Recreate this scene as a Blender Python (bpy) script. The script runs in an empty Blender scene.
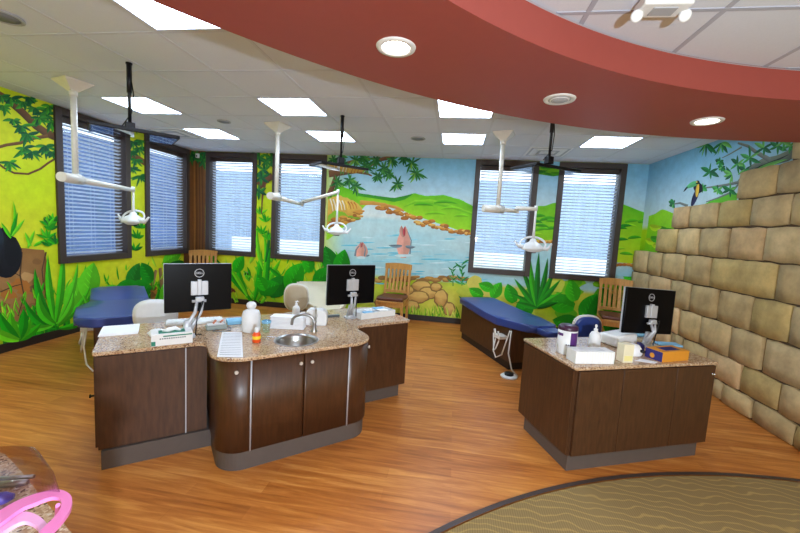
import bpy, bmesh, math, random
from mathutils import Vector, Matrix
random.seed(7)
S = bpy.context.scene
COL = S.collection
pi = math.pi

# ------------------------------------------------------------------ camera
F_PX = 368.83; YAW = -0.142; PITCH = 0.098; ROLL = 0.057
CAM = Vector((2.114, -2.386, 1.575))
cy_, sy_, cp_, sp_ = math.cos(YAW), math.sin(YAW), math.cos(PITCH), math.sin(PITCH)
FWD = Vector((sy_*cp_, cy_*cp_, -sp_)); R0 = Vector((cy_, -sy_, 0)); U0 = R0.cross(FWD)
RGT = math.cos(ROLL)*R0 + math.sin(ROLL)*U0
UPV = -math.sin(ROLL)*R0 + math.cos(ROLL)*U0
cd = bpy.data.cameras.new('camera'); cam = bpy.data.objects.new('camera', cd); COL.objects.link(cam)
cd.sensor_width = 36; cd.lens = F_PX/800*36; cd.clip_start = 0.05
M = Matrix((RGT, UPV, -FWD)).transposed().to_4x4(); M.translation = CAM
cam.matrix_world = M
S.camera = cam

def ray(px, py):
    return FWD + RGT*((px-400)/F_PX) + UPV*((266.5-py)/F_PX)
def atz(px, py, z):
    d = ray(px, py); return CAM + d*((z-CAM.z)/d.z)
def aty(px, py, y):
    d = ray(px, py); return CAM + d*((y-CAM.y)/d.y)

# ------------------------------------------------------------------ world, light, exposure
S.view_settings.view_transform = 'Standard'; S.view_settings.look = 'None'
S.view_settings.gamma = 1; S.view_settings.use_curve_mapping = False
S.view_settings.exposure = 0.66
W = bpy.data.worlds.new('world'); S.world = W; W.use_nodes = True
W.node_tree.nodes['Background'].inputs[0].default_value = (0.70, 0.84, 1.0, 1)
W.node_tree.nodes['Background'].inputs[1].default_value = 2.15

def area(name, loc, target, sx, sy, power, col):
    l = bpy.data.lights.new(name, 'AREA'); l.shape = 'RECTANGLE'; l.size = sx; l.size_y = sy
    l.energy = power; l.color = col
    o = bpy.data.objects.new(name, l); COL.objects.link(o); o.location = loc
    o.rotation_euler = (Vector(target)-Vector(loc)).to_track_quat('-Z', 'Y').to_euler()
    return o
# the photographer's strobe, behind and to the right of the camera
fl = bpy.data.lights.new('camera_flash', 'POINT'); fl.energy = 230; fl.shadow_soft_size = .05; fl.color = (0.74, 0.86, 1.0)
flo = bpy.data.objects.new('camera_flash', fl); COL.objects.link(flo); flo.location = (2.85, -3.25, 1.42)

# ------------------------------------------------------------------ materials
def lin(c):
    c = c/255.0
    return c/12.92 if c <= 0.04045 else ((c+0.055)/1.055)**2.4
def rgb(r, g, b): return (lin(r), lin(g), lin(b), 1)
MATS = {}
def new_mat(name):
    m = bpy.data.materials.new(name); m.use_nodes = True
    return m, m.node_tree, m.node_tree.nodes['Principled BSDF']
def mat(name, col, rough=.5, metal=0, noise=0.0, nscale=20, bump=0.0, spec=.5, coat=0, stretch=None, emit=None, estr=0):
    if name in MATS: return MATS[name]
    m, nt, b = new_mat(name); c = rgb(*col)
    b.inputs['Roughness'].default_value = rough; b.inputs['Metallic'].default_value = metal
    b.inputs['Specular IOR Level'].default_value = spec; b.inputs['Coat Weight'].default_value = coat
    tc = nt.nodes.new('ShaderNodeTexCoord'); mp = nt.nodes.new('ShaderNodeMapping')
    nt.links.new(tc.outputs['Object'], mp.inputs[0])
    if stretch: mp.inputs['Scale'].default_value = stretch
    nz = nt.nodes.new('ShaderNodeTexNoise'); nz.inputs['Scale'].default_value = nscale; nz.inputs['Detail'].default_value = 5
    nt.links.new(mp.outputs[0], nz.inputs['Vector'])
    rp = nt.nodes.new('ShaderNodeValToRGB')
    k = noise if noise else 0.03
    rp.color_ramp.elements[0].position = .3; rp.color_ramp.elements[1].position = .7
    rp.color_ramp.elements[0].color = (c[0]*(1-k), c[1]*(1-k), c[2]*(1-k), 1)
    rp.color_ramp.elements[1].color = (min(1, c[0]*(1+k)), min(1, c[1]*(1+k)), min(1, c[2]*(1+k)), 1)
    nt.links.new(nz.outputs['Fac'], rp.inputs[0]); nt.links.new(rp.outputs[0], b.inputs['Base Color'])
    if bump:
        bp = nt.nodes.new('ShaderNodeBump'); bp.inputs['Strength'].default_value = bump; bp.inputs['Distance'].default_value = .01
        nt.links.new(nz.outputs['Fac'], bp.inputs['Height']); nt.links.new(bp.outputs[0], b.inputs['Normal'])
    if emit:
        b.inputs['Emission Color'].default_value = rgb(*emit); b.inputs['Emission Strength'].default_value = estr
    MATS[name] = m; return m
def attr_mat(name, rough=.6, nscale=9, k=.14, bump=0.0, spec=.3):
    m, nt, b = new_mat(name); b.inputs['Roughness'].default_value = rough; b.inputs['Specular IOR Level'].default_value = spec
    at = nt.nodes.new('ShaderNodeVertexColor'); at.layer_name = 'Col'
    tc = nt.nodes.new('ShaderNodeTexCoord')
    nz = nt.nodes.new('ShaderNodeTexNoise'); nz.inputs['Scale'].default_value = nscale; nz.inputs['Detail'].default_value = 6; nz.inputs['Roughness'].default_value = .65
    nt.links.new(tc.outputs['Object'], nz.inputs['Vector'])
    mr = nt.nodes.new('ShaderNodeMapRange'); mr.inputs[1].default_value = .3; mr.inputs[2].default_value = .7
    mr.inputs[3].default_value = 1-k; mr.inputs[4].default_value = 1+k
    nt.links.new(nz.outputs['Fac'], mr.inputs[0])
    mx = nt.nodes.new('ShaderNodeVectorMath'); mx.operation = 'SCALE'
    nt.links.new(at.outputs[0], mx.inputs[0]); nt.links.new(mr.outputs[0], mx.inputs[3])
    nt.links.new(mx.outputs[0], b.inputs['Base Color'])
    if bump:
        bp = nt.nodes.new('ShaderNodeBump'); bp.inputs['Strength'].default_value = bump; bp.inputs['Distance'].default_value = .02
        nt.links.new(nz.outputs['Fac'], bp.inputs['Height']); nt.links.new(bp.outputs[0], b.inputs['Normal'])
    return m
def emis(name, col, st):
    m = bpy.data.materials.new(name); m.use_nodes = True; nt = m.node_tree
    b = nt.nodes['Principled BSDF']; b.inputs['Base Color'].default_value = rgb(*col)
    b.inputs['Emission Color'].default_value = rgb(*col); b.inputs['Emission Strength'].default_value = st
    return m
def glass_mat(name, tint=(1, 1, 1), gl=.12):
    m = bpy.data.materials.new(name); m.use_nodes = True; nt = m.node_tree; nt.nodes.clear()
    o = nt.nodes.new('ShaderNodeOutputMaterial'); t = nt.nodes.new('ShaderNodeBsdfTransparent'); g = nt.nodes.new('ShaderNodeBsdfGlossy')
    t.inputs[0].default_value = (*tint, 1); g.inputs['Roughness'].default_value = .03
    mx = nt.nodes.new('ShaderNodeMixShader'); lw = nt.nodes.new('ShaderNodeLayerWeight'); lw.inputs[0].default_value = .5
    pw = nt.nodes.new('ShaderNodeMath'); pw.operation = 'POWER'; pw.inputs[1].default_value = 4; nt.links.new(lw.outputs['Facing'], pw.inputs[0])
    fr = nt.nodes.new('ShaderNodeMath'); fr.operation = 'MULTIPLY_ADD'; fr.inputs[1].default_value = .7; fr.inputs[2].default_value = .03; nt.links.new(pw.outputs[0], fr.inputs[0])
    nt.links.new(fr.outputs[0], mx.inputs[0]); nt.links.new(t.outputs[0], mx.inputs[1]); nt.links.new(g.outputs[0], mx.inputs[2])
    nt.links.new(mx.outputs[0], o.inputs[0]); return m

def wood_floor():
    m, nt, b = new_mat('floor_planks')
    tc = nt.nodes.new('ShaderNodeTexCoord')
    br = nt.nodes.new('ShaderNodeTexBrick'); br.offset = .37; br.offset_frequency = 2
    br.inputs['Scale'].default_value = 1; br.inputs['Brick Width'].default_value = 1.1; br.inputs['Row Height'].default_value = .1
    br.inputs['Mortar Size'].default_value = .0012; br.inputs['Bias'].default_value = 0
    br.inputs['Color1'].default_value = (0, 0, 0, 1); br.inputs['Color2'].default_value = (1, 1, 1, 1); br.inputs['Mortar'].default_value = (.3, .3, .3, 1)
    nt.links.new(tc.outputs['Object'], br.inputs['Vector'])
    mp = nt.nodes.new('ShaderNodeMapping'); mp.inputs['Scale'].default_value = (1.3, 17, 1)
    nt.links.new(tc.outputs['Object'], mp.inputs[0])
    nz = nt.nodes.new('ShaderNodeTexNoise'); nz.inputs['Scale'].default_value = 1.6; nz.inputs['Detail'].default_value = 8; nz.inputs['Roughness'].default_value = .62
    nz.inputs['Distortion'].default_value = .6
    nt.links.new(mp.outputs[0], nz.inputs['Vector'])
    ad = nt.nodes.new('ShaderNodeMath'); ad.operation = 'MULTIPLY_ADD'; ad.inputs[1].default_value = .16; 
    nt.links.new(br.outputs['Color'], ad.inputs[0]); nt.links.new(nz.outputs['Fac'], ad.inputs[2])
    rp = nt.nodes.new('ShaderNodeValToRGB'); e = rp.color_ramp.elements
    e[0].position = .32; e[0].color = rgb(146, 82, 30); e[1].position = .86; e[1].color = rgb(228, 158, 80)
    x = e.new(.5); x.color = rgb(182, 106, 42); x = e.new(.64); x.color = rgb(200, 124, 54)
    nt.links.new(ad.outputs[0], rp.inputs[0]); nt.links.new(rp.outputs[0], b.inputs['Base Color'])
    b.inputs['Roughness'].default_value = .36; b.inputs['Specular IOR Level'].default_value = .45
    return m
def granite():
    m, nt, b = new_mat('granite')
    tc = nt.nodes.new('ShaderNodeTexCoord')
    v = nt.nodes.new('ShaderNodeTexVoronoi'); v.inputs['Scale'].default_value = 150
    nt.links.new(tc.outputs['Object'], v.inputs['Vector'])
    sp = nt.nodes.new('ShaderNodeSeparateColor'); nt.links.new(v.outputs['Color'], sp.inputs[0])
    rp = nt.nodes.new('ShaderNodeValToRGB'); rp.color_ramp.interpolation = 'CONSTANT'; e = rp.color_ramp.elements
    e[0].position = 0; e[0].color = rgb(108, 78, 62); e[1].position = .09; e[1].color = rgb(172, 136, 104)
    for p, c in ((.34, (194, 162, 126)), (.62, (206, 178, 146)), (.88, (160, 118, 90)), (.94, (218, 200, 176))):
        x = e.new(p); x.color = rgb(*c)
    nt.links.new(sp.outputs[0], rp.inputs[0]); nt.links.new(rp.outputs[0], b.inputs['Base Color'])
    b.inputs['Roughness'].default_value = .12
    return m
def carpet_mat():
    m, nt, b = new_mat('carpet_weave')
    tc = nt.nodes.new('ShaderNodeTexCoord')
    mp = nt.nodes.new('ShaderNodeMapping'); mp.inputs['Scale'].default_value = (1, 1, 1)
    mp.inputs['Rotation'].default_value = (0, 0, 0.02)
    nt.links.new(tc.outputs['Object'], mp.inputs[0])
    wv = nt.nodes.new('ShaderNodeTexWave'); wv.wave_type = 'BANDS'; wv.bands_direction = 'Y'
    wv.inputs['Scale'].default_value = 5.6; wv.inputs['Distortion'].default_value = 9; wv.inputs['Detail'].default_value = 1.5; wv.inputs['Detail Scale'].default_value = .9
    nt.links.new(mp.outputs[0], wv.inputs['Vector'])
    ww = nt.nodes.new('ShaderNodeTexWave'); ww.wave_type = 'BANDS'; ww.bands_direction = 'X'
    ww.inputs['Scale'].default_value = 24; ww.inputs['Distortion'].default_value = 1.5
    nt.links.new(tc.outputs['Object'], ww.inputs['Vector'])
    rp = nt.nodes.new('ShaderNodeValToRGB'); e = rp.color_ramp.elements
    e[0].position = .3; e[0].color = rgb(150, 126, 84); e[1].position = .99; e[1].color = rgb(178, 148, 92)
    x = e.new(.84); x.color = rgb(152, 128, 84)
    nt.links.new(wv.outputs['Fac'], rp.inputs[0])
    mx = nt.nodes.new('ShaderNodeMix'); mx.data_type = 'RGBA'; mx.blend_type = 'MULTIPLY'; mx.inputs[0].default_value = .22
    nt.links.new(rp.outputs[0], mx.inputs[6]); nt.links.new(ww.outputs['Color'], mx.inputs[7])
    nt.links.new(mx.outputs[2], b.inputs['Base Color']); b.inputs['Roughness'].default_value = .95; b.inputs['Specular IOR Level'].default_value = .1
    return m
def cab_wood():
    m, nt, b = new_mat('dark_walnut_laminate')
    tc = nt.nodes.new('ShaderNodeTexCoord'); mp = nt.nodes.new('ShaderNodeMapping'); mp.inputs['Scale'].default_value = (22, 22, 3)
    nt.links.new(tc.outputs['Object'], mp.inputs[0])
    nz = nt.nodes.new('ShaderNodeTexNoise'); nz.inputs['Scale'].default_value = 2.4; nz.inputs['Detail'].default_value = 6
    nt.links.new(mp.outputs[0], nz.inputs['Vector'])
    rp = nt.nodes.new('ShaderNodeValToRGB'); e = rp.color_ramp.elements
    e[0].position = .3; e[0].color = rgb(64, 39, 22); e[1].position = .75; e[1].color = rgb(86, 54, 32)
    nt.links.new(nz.outputs['Fac'], rp.inputs[0]); nt.links.new(rp.outputs[0], b.inputs['Base Color'])
    b.inputs['Roughness'].default_value = .38; return m

M_FLOOR = wood_floor(); M_GRAN = granite(); M_CARPET = carpet_mat(); M_CAB = cab_wood()
M_MURAL = attr_mat('mural_paint', .6, 9, .10); M_STONE = attr_mat('stone', .85, 5, .26, .25)
M_TILE = mat('ceiling_tile', (216, 221, 232), .9, noise=.02, nscale=120)  # white tiles; the faint blue tint puts cool light into the colour
M_TBAR = mat('ceiling_tbar', (206, 210, 221), .6)
M_RED = mat('red_paint', (156, 70, 60), .55, noise=.02)
M_FRAME = mat('dark_bronze_frame', (66, 54, 48), .5)
M_TOE = mat('grey_rubber_base', (90, 80, 74), .55)
M_BB = mat('black_rubber_base', (38, 30, 27), .5)
M_WHITE = mat('white_plastic', (232, 232, 232), .4)
M_CREAM = mat('cream_enamel', (222, 217, 206), .35)
M_BLUE = mat('blue_vinyl', (48, 68, 134), .28, noise=.05, nscale=6)
M_TAN = mat('tan_vinyl', (196, 178, 150), .4)
M_CREAMV = mat('cream_vinyl', (222, 206, 176), .4)
M_BLACK = mat('black_plastic', (16, 16, 20), .4, spec=.3)
M_MON = mat('monitor_black', (6, 6, 10), .3, spec=.12)
M_NICK = mat('satin_nickel', (214, 206, 196), .4, .4)
M_SCREEN = mat('glossy_black_screen', (10, 10, 12), .02)
M_CHROME = mat('chrome', (200, 200, 205), .18, 1)
M_STEEL = mat('brushed_steel', (172, 170, 168), .3, 1)
M_SILVER = mat('silver_plastic', (196, 198, 204), .35, .3)
M_OAK = mat('oak', (200, 142, 70), .45, noise=.18, nscale=3, stretch=(20, 20, 2))
M_SEATB = mat('brown_leather', (92, 48, 34), .4)
M_GLASS = glass_mat('window_glass')
def slat_mat():
    m, nt, b = new_mat('white_slat'); b.inputs['Base Color'].default_value = rgb(228, 234, 242); b.inputs['Roughness'].default_value = .5
    tr = nt.nodes.new('ShaderNodeBsdfTranslucent'); tr.inputs[0].default_value = rgb(228, 236, 246); mx = nt.nodes.new('ShaderNodeMixShader'); mx.inputs[0].default_value = .45
    out = nt.nodes['Material Output']; nt.links.new(b.outputs[0], mx.inputs[1]); nt.links.new(tr.outputs[0], mx.inputs[2]); nt.links.new(mx.outputs[0], out.inputs[0]); return m
M_SLAT = slat_mat()
M_CARTON = mat('white_carton', (236, 236, 234), .6)
M_PAPER = mat('paper', (244, 244, 246), .7)
M_TEAL = mat('teal_ink', (30, 128, 104), .6)
M_GREYINK = mat('grey_ink', (110, 112, 118), .7)
M_BLUEP = mat('light_blue_film', (130, 190, 226), .5)
M_PURPLE = mat('purple_plastic', (84, 38, 112), .4)
M_DKPURPLE = mat('dark_purple_lid', (62, 30, 58), .35)
M_ORANGE = mat('orange_box', (222, 148, 44), .55)
M_NAVY = mat('navy_print', (38, 36, 110), .55)
M_REDP = mat('orange_red_plastic', (236, 84, 24), .35)
M_YEL = mat('yellow_label', (246, 208, 40), .5)
M_PINK = mat('pink_plastic', (240, 128, 188), .3)
M_VISOR = glass_mat('clear_visor', (.80, .74, .76))
M_CUP = glass_mat('clear_cup', (.9, .97, 1.0))
M_PANEL = emis('lit_diffuser', (212, 232, 255), 11.5)
M_LAMP = emis('lit_downlight', (255, 246, 226), 14)
M_MOUNT = mat('grey_metal', (120, 120, 122), .4, .5)

# ------------------------------------------------------------------ mesh helpers
class MB:
    def __init__(s): s.bm = bmesh.new(); s.smooth = set(); s.col = None
    def _tag(s, faces, sm):
        if sm:
            for f in faces: f.smooth = True
    def box(s, x0, x1, y0, y1, z0, z1, bev=0, rot=None, seg=2):
        r = bmesh.ops.create_cube(s.bm, size=1)
        vs = r['verts']; sx, sy, sz = x1-x0, y1-y0, z1-z0
        c = Vector(((x0+x1)/2, (y0+y1)/2, (z0+z1)/2))
        for v in vs: v.co = Vector((v.co.x*sx, v.co.y*sy, v.co.z*sz))
        if bev:
            es = list({e for v in vs for e in v.link_edges})
            rr = bmesh.ops.bevel(s.bm, geom=es, offset=bev, segments=seg, profile=.5, affect='EDGES')
            vs = list({v for f in rr['faces'] for v in f.verts} | {v for v in vs if v.is_valid})
            for f in rr['faces']: f.smooth = True
        for v in vs:
            if rot: v.co = rot @ v.co
            v.co += c
        return s
    def cyl(s, p0, p1, r0, r1=None, seg=20, caps=True, smooth=True):
        p0, p1 = Vector(p0), Vector(p1); r1 = r0 if r1 is None else r1
        d = (p1-p0).normalized(); q = d.to_track_quat('Z', 'Y')
        a = [s.bm.verts.new(p0 + q @ Vector((r0*math.cos(2*pi*i/seg), r0*math.sin(2*pi*i/seg), 0))) for i in range(seg)]
        b = [s.bm.verts.new(p1 + q @ Vector((r1*math.cos(2*pi*i/seg), r1*math.sin(2*pi*i/seg), 0))) for i in range(seg)]
        for i in range(seg):
            f = s.bm.faces.new((a[i], a[(i+1) % seg], b[(i+1) % seg], b[i])); f.smooth = smooth
        if caps: s.bm.faces.new(a[::-1]); s.bm.faces.new(b)
        return s
    def tube(s, pts, r, seg=10, caps=True):
        pts = [Vector(p) for p in pts]; rings = []
        n = None
        for i, p in enumerate(pts):
            t = (pts[min(i+1, len(pts)-1)]-pts[max(i-1, 0)]).normalized()
            if n is None:
                n = t.orthogonal().normalized()
            n = (n - t*n.dot(t)).normalized(); bnm = t.cross(n)
            rr = r[i] if isinstance(r, (list, tuple)) else r
            rings.append([s.bm.verts.new(p + n*rr*math.cos(2*pi*k/seg) + bnm*rr*math.sin(2*pi*k/seg)) for k in range(seg)])
        for a, b in zip(rings, rings[1:]):
            for k in range(seg):
                f = s.bm.faces.new((a[k], a[(k+1) % seg], b[(k+1) % seg], b[k])); f.smooth = True
        if caps: s.bm.faces.new(rings[0][::-1]); s.bm.faces.new(rings[-1])
        return s
    def lathe(s, prof, c=(0, 0, 0), seg=28, smooth=True, rot=None, sx=1, sy=1, caps=False):
        c = Vector(c); rings = []
        for r, z in prof:
            ring = []
            for k in range(seg):
                v = Vector((r*sx*math.cos(2*pi*k/seg), r*sy*math.sin(2*pi*k/seg), z))
                if rot: v = rot @ v
                ring.append(s.bm.verts.new(c+v))
            rings.append(ring)
        for a, b in zip(rings, rings[1:]):
            for k in range(seg):
                f = s.bm.faces.new((a[k], a[(k+1) % seg], b[(k+1) % seg], b[k])); f.smooth = smooth
        for k_ in (0, -1):
            if prof[k_][0] < .001: bmesh.ops.pointmerge(s.bm, verts=rings[k_], merge_co=rings[k_][0].co)
        return s
    def prism(s, pts, z0, z1, bev=0, seg=2):
        """2D outline (counter-clockwise) extruded along z"""
        a = [s.bm.verts.new((p[0], p[1], z0)) for p in pts]; b = [s.bm.verts.new((p[0], p[1], z1)) for p in pts]
        n = len(pts)
        fb = s.bm.faces.new(a[::-1]); ft = s.bm.faces.new(b)
        for i in range(n): s.bm.faces.new((a[i], a[(i+1) % n], b[(i+1) % n], b[i]))
        if bev:
            es = list(ft.edges)+list(fb.edges)
            rr = bmesh.ops.bevel(s.bm, geom=es, offset=bev, segments=seg, profile=.5, affect='EDGES')
            for f in rr['faces']: f.smooth = True
        return s
    def grid(s, rows, smooth=True, close=False):
        vs = [[s.bm.verts.new(p) for p in r] for r in rows]
        for a, b in zip(vs, vs[1:]):
            m = len(a)
            for k in range(m if close else m-1):
                f = s.bm.faces.new((a[k], a[(k+1) % m], b[(k+1) % m], b[k])); f.smooth = smooth
        return vs
    def build(s, name, m, parent=None, loc=None, normals=True):
        if normals: bmesh.ops.recalc_face_normals(s.bm, faces=s.bm.faces)
        me = bpy.data.meshes.new(name); s.bm.to_mesh(me); s.bm.free()
        if m: me.materials.append(m)
        o = bpy.data.objects.new(name, me); COL.objects.link(o)
        if parent: o.parent = parent
        if loc: o.location = loc
        return o
def thing(name, label, cat, loc=(0, 0, 0), rz=0, group=None):
    o = bpy.data.objects.new(name, None); COL.objects.link(o); o.location = loc; o.rotation_euler = (0, 0, rz)
    o.empty_display_size = .1
    return tag(o, label, cat, group)
def tag(o, label, cat, group=None):
    o['label'] = label; o['category'] = cat
    if group: o['group'] = group
    return o
def struct(o, label=None):
    o['kind'] = 'structure'
    if label: o['label'] = label
    return o
def dup(root, loc, rz, label=None, group=None):
    r = root.copy(); COL.objects.link(r); r.location = loc; r.rotation_euler = (0, 0, rz)
    if label: r['label'] = label
    if group: r['group'] = group
    for ch in list(root.children):
        c = ch.copy(); COL.objects.link(c); c.parent = r
        for g in ch.children:
            d = g.copy(); COL.objects.link(d); d.parent = c
    return r
def arc(cx, cy, r, a0, a1, n):
    return [(cx+r*math.cos(math.radians(a0+(a1-a0)*i/n)), cy+r*math.sin(math.radians(a0+(a1-a0)*i/n))) for i in range(n+1)]

# ------------------------------------------------------------------ room dimensions
H = 2.825; YB = 4.043; XR = 5.06; XS = 4.95; YF = -5.0
def XL(y): return -2.62-.056*y
WZ0, WZ1 = .921, 2.82
WB = [(-2.562, -1.541), (-1.237, -.216), (2.378, 3.399), (3.714, 4.735)]      # windows on the back wall
WLs = [(1.488, 2.58), (2.872, 3.92)]                                           # windows on the left wall
FW = .085
# floor, carpet, trim
mb = MB(); mb.box(-3.2, 5.4, YF, 4.3, -.05, 0); struct(mb.build('floor', M_FLOOR))
CC = (4.73, -3.533); CRad = 3.949
def clampp(p): return (min(max(p[0], -2.3), XS-.001), max(p[1], YF+.01))
pts = [clampp(p) for p in arc(*CC, CRad-.03, 86, 202, 90)]+[(XS-.001, YF+.01)]
mb = MB(); mb.prism(pts, .0005, .008); struct(mb.build('floor_carpet', M_CARPET), 'gold and brown wavy patterned carpet')
mb = MB()
o_ = [clampp(p) for p in arc(*CC, CRad+.01, 86, 202, 90)]; i_ = [clampp(p) for p in arc(*CC, CRad-.022, 86, 202, 90)]
mb.grid([[(x, y, .0102) for x, y in o_], [(x, y, .0102) for x, y in i_]], smooth=False)
mb.grid([[(x, y, .0102) for x, y in o_], [(x, y, 0) for x, y in o_]], smooth=False)
struct(mb.build('trim_1', mat('carpet_edge_strip', (70, 56, 50), .5)))

# walls with window openings
def wall_cells(s0, s1, z0, z1, wins):
    cuts = sorted({s0, s1, *[w for p in wins for w in p]}); out = []
    for a, b in zip(cuts, cuts[1:]):
        hole = any(abs(a-w[0]) < 1e-6 for w in wins)
        out += [(a, b, z0, WZ0), (a, b, WZ1, z1)] if hole else [(a, b, z0, z1)]
    return out
M_WALL = mat('wall_paint', (196, 206, 90), .7)
mb = MB()
for a, b, c, d in wall_cells(-3.1, 5.3, 0, 3.0, WB): mb.box(a, b, YB, YB+.16, c, d)
wallB = struct(mb.build('wall_back', M_WALL))
mb = MB()
for a, b, c, d in wall_cells(YF, YB, 0, 3.0, WLs):
    vs = [(XL(a), a), (XL(b), b), (XL(b)-.16, b), (XL(a)-.16, a)]
    mb.prism(vs, c, d)
wallL = struct(mb.build('wall_left', M_WALL))
mb = MB(); mb.box(XR, XR+.15, YF, YB, 0, 3.0); wallR = struct(mb.build('wall_right', mat('blue_wall_paint', (150, 200, 220), .7)))
mb = MB(); mb.box(-2.6, XR+.15, YF-.15, YF, 0, 3.0); struct(mb.build('wall_front', mat('warm_wall_paint', (214, 196, 160), .7)))
# baseboards
mb = MB(); mb.box(-2.84, XS, YB-.014, YB, 0, .10, .003); struct(mb.build('baseboard_back', M_BB))
mb = MB(); mb.prism([(XL(YF), YF), (XL(YB), YB), (XL(YB)+.014, YB), (XL(YF)+.014, YF)][::-1], 0, .10); struct(mb.build('baseboard_left', M_BB))

# ceiling: tiles, bars, red curved soffit
mb = MB()
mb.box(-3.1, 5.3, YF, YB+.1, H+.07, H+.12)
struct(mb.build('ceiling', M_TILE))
TROF = [(0, 2), (-3, 2), (-3, 4), (0, 4), (3, 2), (3, 4), (6, 4), (0, -1), (-3, -1)]
T = .61
mb = MB(); 
for c in range(-6, 10):
    for r in range(-9, 7):
        if (c, r) in TROF: continue
        x0, x1 = c*T+.012, c*T+T-.012; y0, y1 = r*T+.012, r*T+T-.012
        x0 = max(x0, -3.0); x1 = min(x1, XR); y0 = max(y0, YF); y1 = min(y1, YB)
        if x1-x0 < .02 or y1-y0 < .02: continue
        mb.box(x0-.006, x1+.006, y0-.006, y1+.006, H+.003, H+.02)
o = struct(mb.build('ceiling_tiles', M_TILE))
mb = MB()
for c in range(-5, 9): mb.box(c*T-.012, c*T+.012, YF, YB, H, H+.03)
for r in range(-8, 7): mb.box(-3.0, XR, r*T-.012, r*T+.012, H, H+.0305)
struct(mb.build('ceiling_grid', M_TBAR))
SZ = 2.48; OC = (4.82, -3.78); OR = 4.96; IC = (4.66, -3.426); IR = 3.69; UZ = 2.65
def cl(p): return (min(max(p[0], -2.3), XR-.002), max(p[1], YF+.002))
N = 160
oo = [cl((OC[0]+OR*math.cos(t), OC[1]+OR*math.sin(t))) for t in [math.radians(84+ (206-84)*i/N) for i in range(N+1)]]
ii = [cl((IC[0]+IR*math.cos(t), IC[1]+IR*math.sin(t))) for t in [math.radians(84+ (206-84)*i/N) for i in range(N+1)]]
mb = MB()
mb.grid([[(x, y, H+.004) for x, y in oo], [(x, y, SZ) for x, y in oo]])
mb.grid([[(x, y, SZ) for x, y in oo], [(x, y, SZ) for x, y in ii]], smooth=False)
mb.grid([[(x, y, SZ) for x, y in ii], [(x, y, UZ+.03) for x, y in ii]])
soff = struct(mb.build('ceiling_soffit', M_RED), 'red curved dropped soffit')
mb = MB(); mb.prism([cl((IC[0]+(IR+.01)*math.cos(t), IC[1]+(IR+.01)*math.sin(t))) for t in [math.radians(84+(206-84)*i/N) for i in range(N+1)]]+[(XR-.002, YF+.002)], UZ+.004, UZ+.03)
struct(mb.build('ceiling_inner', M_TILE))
mb = MB(); G2 = .59
for k in range(-4, 5):
    x = 2.664+k*G2
    if x > XR: continue
    dy = math.sqrt(max(0, IR**2-(x-IC[0])**2)); 
    if dy > .1: mb.box(x-.012, x+.012, YF, IC[1]+dy, UZ+.001, UZ+.02)
for k in range(-8, 3):
    y = -.42+k*.62
    if y < YF: continue
    dx = math.sqrt(max(0, IR**2-(y-IC[1])**2))
    if dx > .1: mb.box(IC[0]-dx, XR, y-.012, y+.012, UZ+.0005, UZ+.0205)
struct(mb.build('ceiling_inner_grid', mat('grey_tbar', (176, 180, 194), .6)))
mb = MB()
rimp = [cl((IC[0]+(IR-.012)*math.cos(t), IC[1]+(IR-.012)*math.sin(t))) for t in [math.radians(84+(206-84)*i/N) for i in range(N+1)]]
mb.grid([[(x, y, UZ-.004) for x, y in ii], [(x, y, UZ-.004) for x, y in rimp]], smooth=False)
struct(mb.build('trim_2', M_TBAR))

# ------------------------------------------------------------------ windows: frame, glass, blinds
def window(n, P, Nn, w, blind_label):
    """P: world point of the lower left corner seen from inside, Nn: rotation angle; local x along the wall, local y into the wall"""
    root = bpy.data.objects.new('window_%d' % n, None); COL.objects.link(root); root.location = P; root.rotation_euler = (0, 0, Nn)
    struct(root)
    h = WZ1-WZ0; f = FW
    mb = MB()
    mb.box(0, f, -.03, .012, 0, h, .004).box(w-f, w, -.03, .012, 0, h, .004).box(f, w-f, -.03, .012, 0, f, .004).box(f, w-f, -.03, .012, h-f, h, .004)
    mb.box(f-.012, f, .0, .16, f, h-f).box(w-f, w-f+.012, .0, .16, f, h-f).box(f, w-f, .0, .16, f-.012, f).box(f, w-f, .0, .16, h-f, h-f+.012)
    mb.build('window_frame', M_FRAME, root)
    mb = MB(); mb.box(f, w-f, .135, .141, f, h-f); mb.build('glass', M_GLASS, root)
    bl = thing('window_blind', blind_label, 'blind', P, Nn)
    mb = MB(); mb.box(f+.006, w-f-.006, .035, .085, h-f-.075, h-f-.004, .004); mb.build('headrail', M_FRAME, bl)
    mb = MB(); z = h-f-.1; k = 0
    rot = Matrix.Rotation(math.radians(-20), 3, 'X')
    while z > f+.05:
        mb.box(f+.012, w-f-.012, -.024, .024, -.0014, .0014, rot=None)
        for v in list(mb.bm.verts)[-8:]: v.co = rot @ v.co + Vector((0, .06, z))
        z -= .05; k += 1
    mb.build('slats', M_SLAT, bl)
    mb = MB(); mb.box(f+.012, w-f-.012, .04, .08, z-.005, z+.018, .004); mb.build('bottom_rail', M_SLAT, bl)
    mb = MB()
    for u in (.22, .5, .78): mb.cyl((w*u, .034, z), (w*u, .034, h-f-.08), .0015, seg=6).cyl((w*u, .087, z), (w*u, .087, h-f-.08), .0015, seg=6)
    mb.build('cord', M_SLAT, bl)
BL = ['white slatted blind in the left wall window nearest the camera, beside the thick painted branch',
      'white slatted blind in the left wall window right next to the painted tree trunk corner',
      'white slatted blind in the back wall window nearest the painted tree trunk corner',
      'white slatted blind in the back wall window just left of the painted lake',
      'bright white slatted blind in the window just right of the painted dolphins and lake',
      'bright white slatted blind in the back wall window nearest the stone wall']
al = math.atan(.056)
for i, (a, b) in enumerate(WLs):
    window(i+1, (XL(a), a, WZ0), pi/2+al, (b-a)*math.sqrt(1+.056**2), BL[i])
for i, (a, b) in enumerate(WB): window(i+3, (a, YB, WZ0), 0, b-a, BL[i+2])

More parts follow.
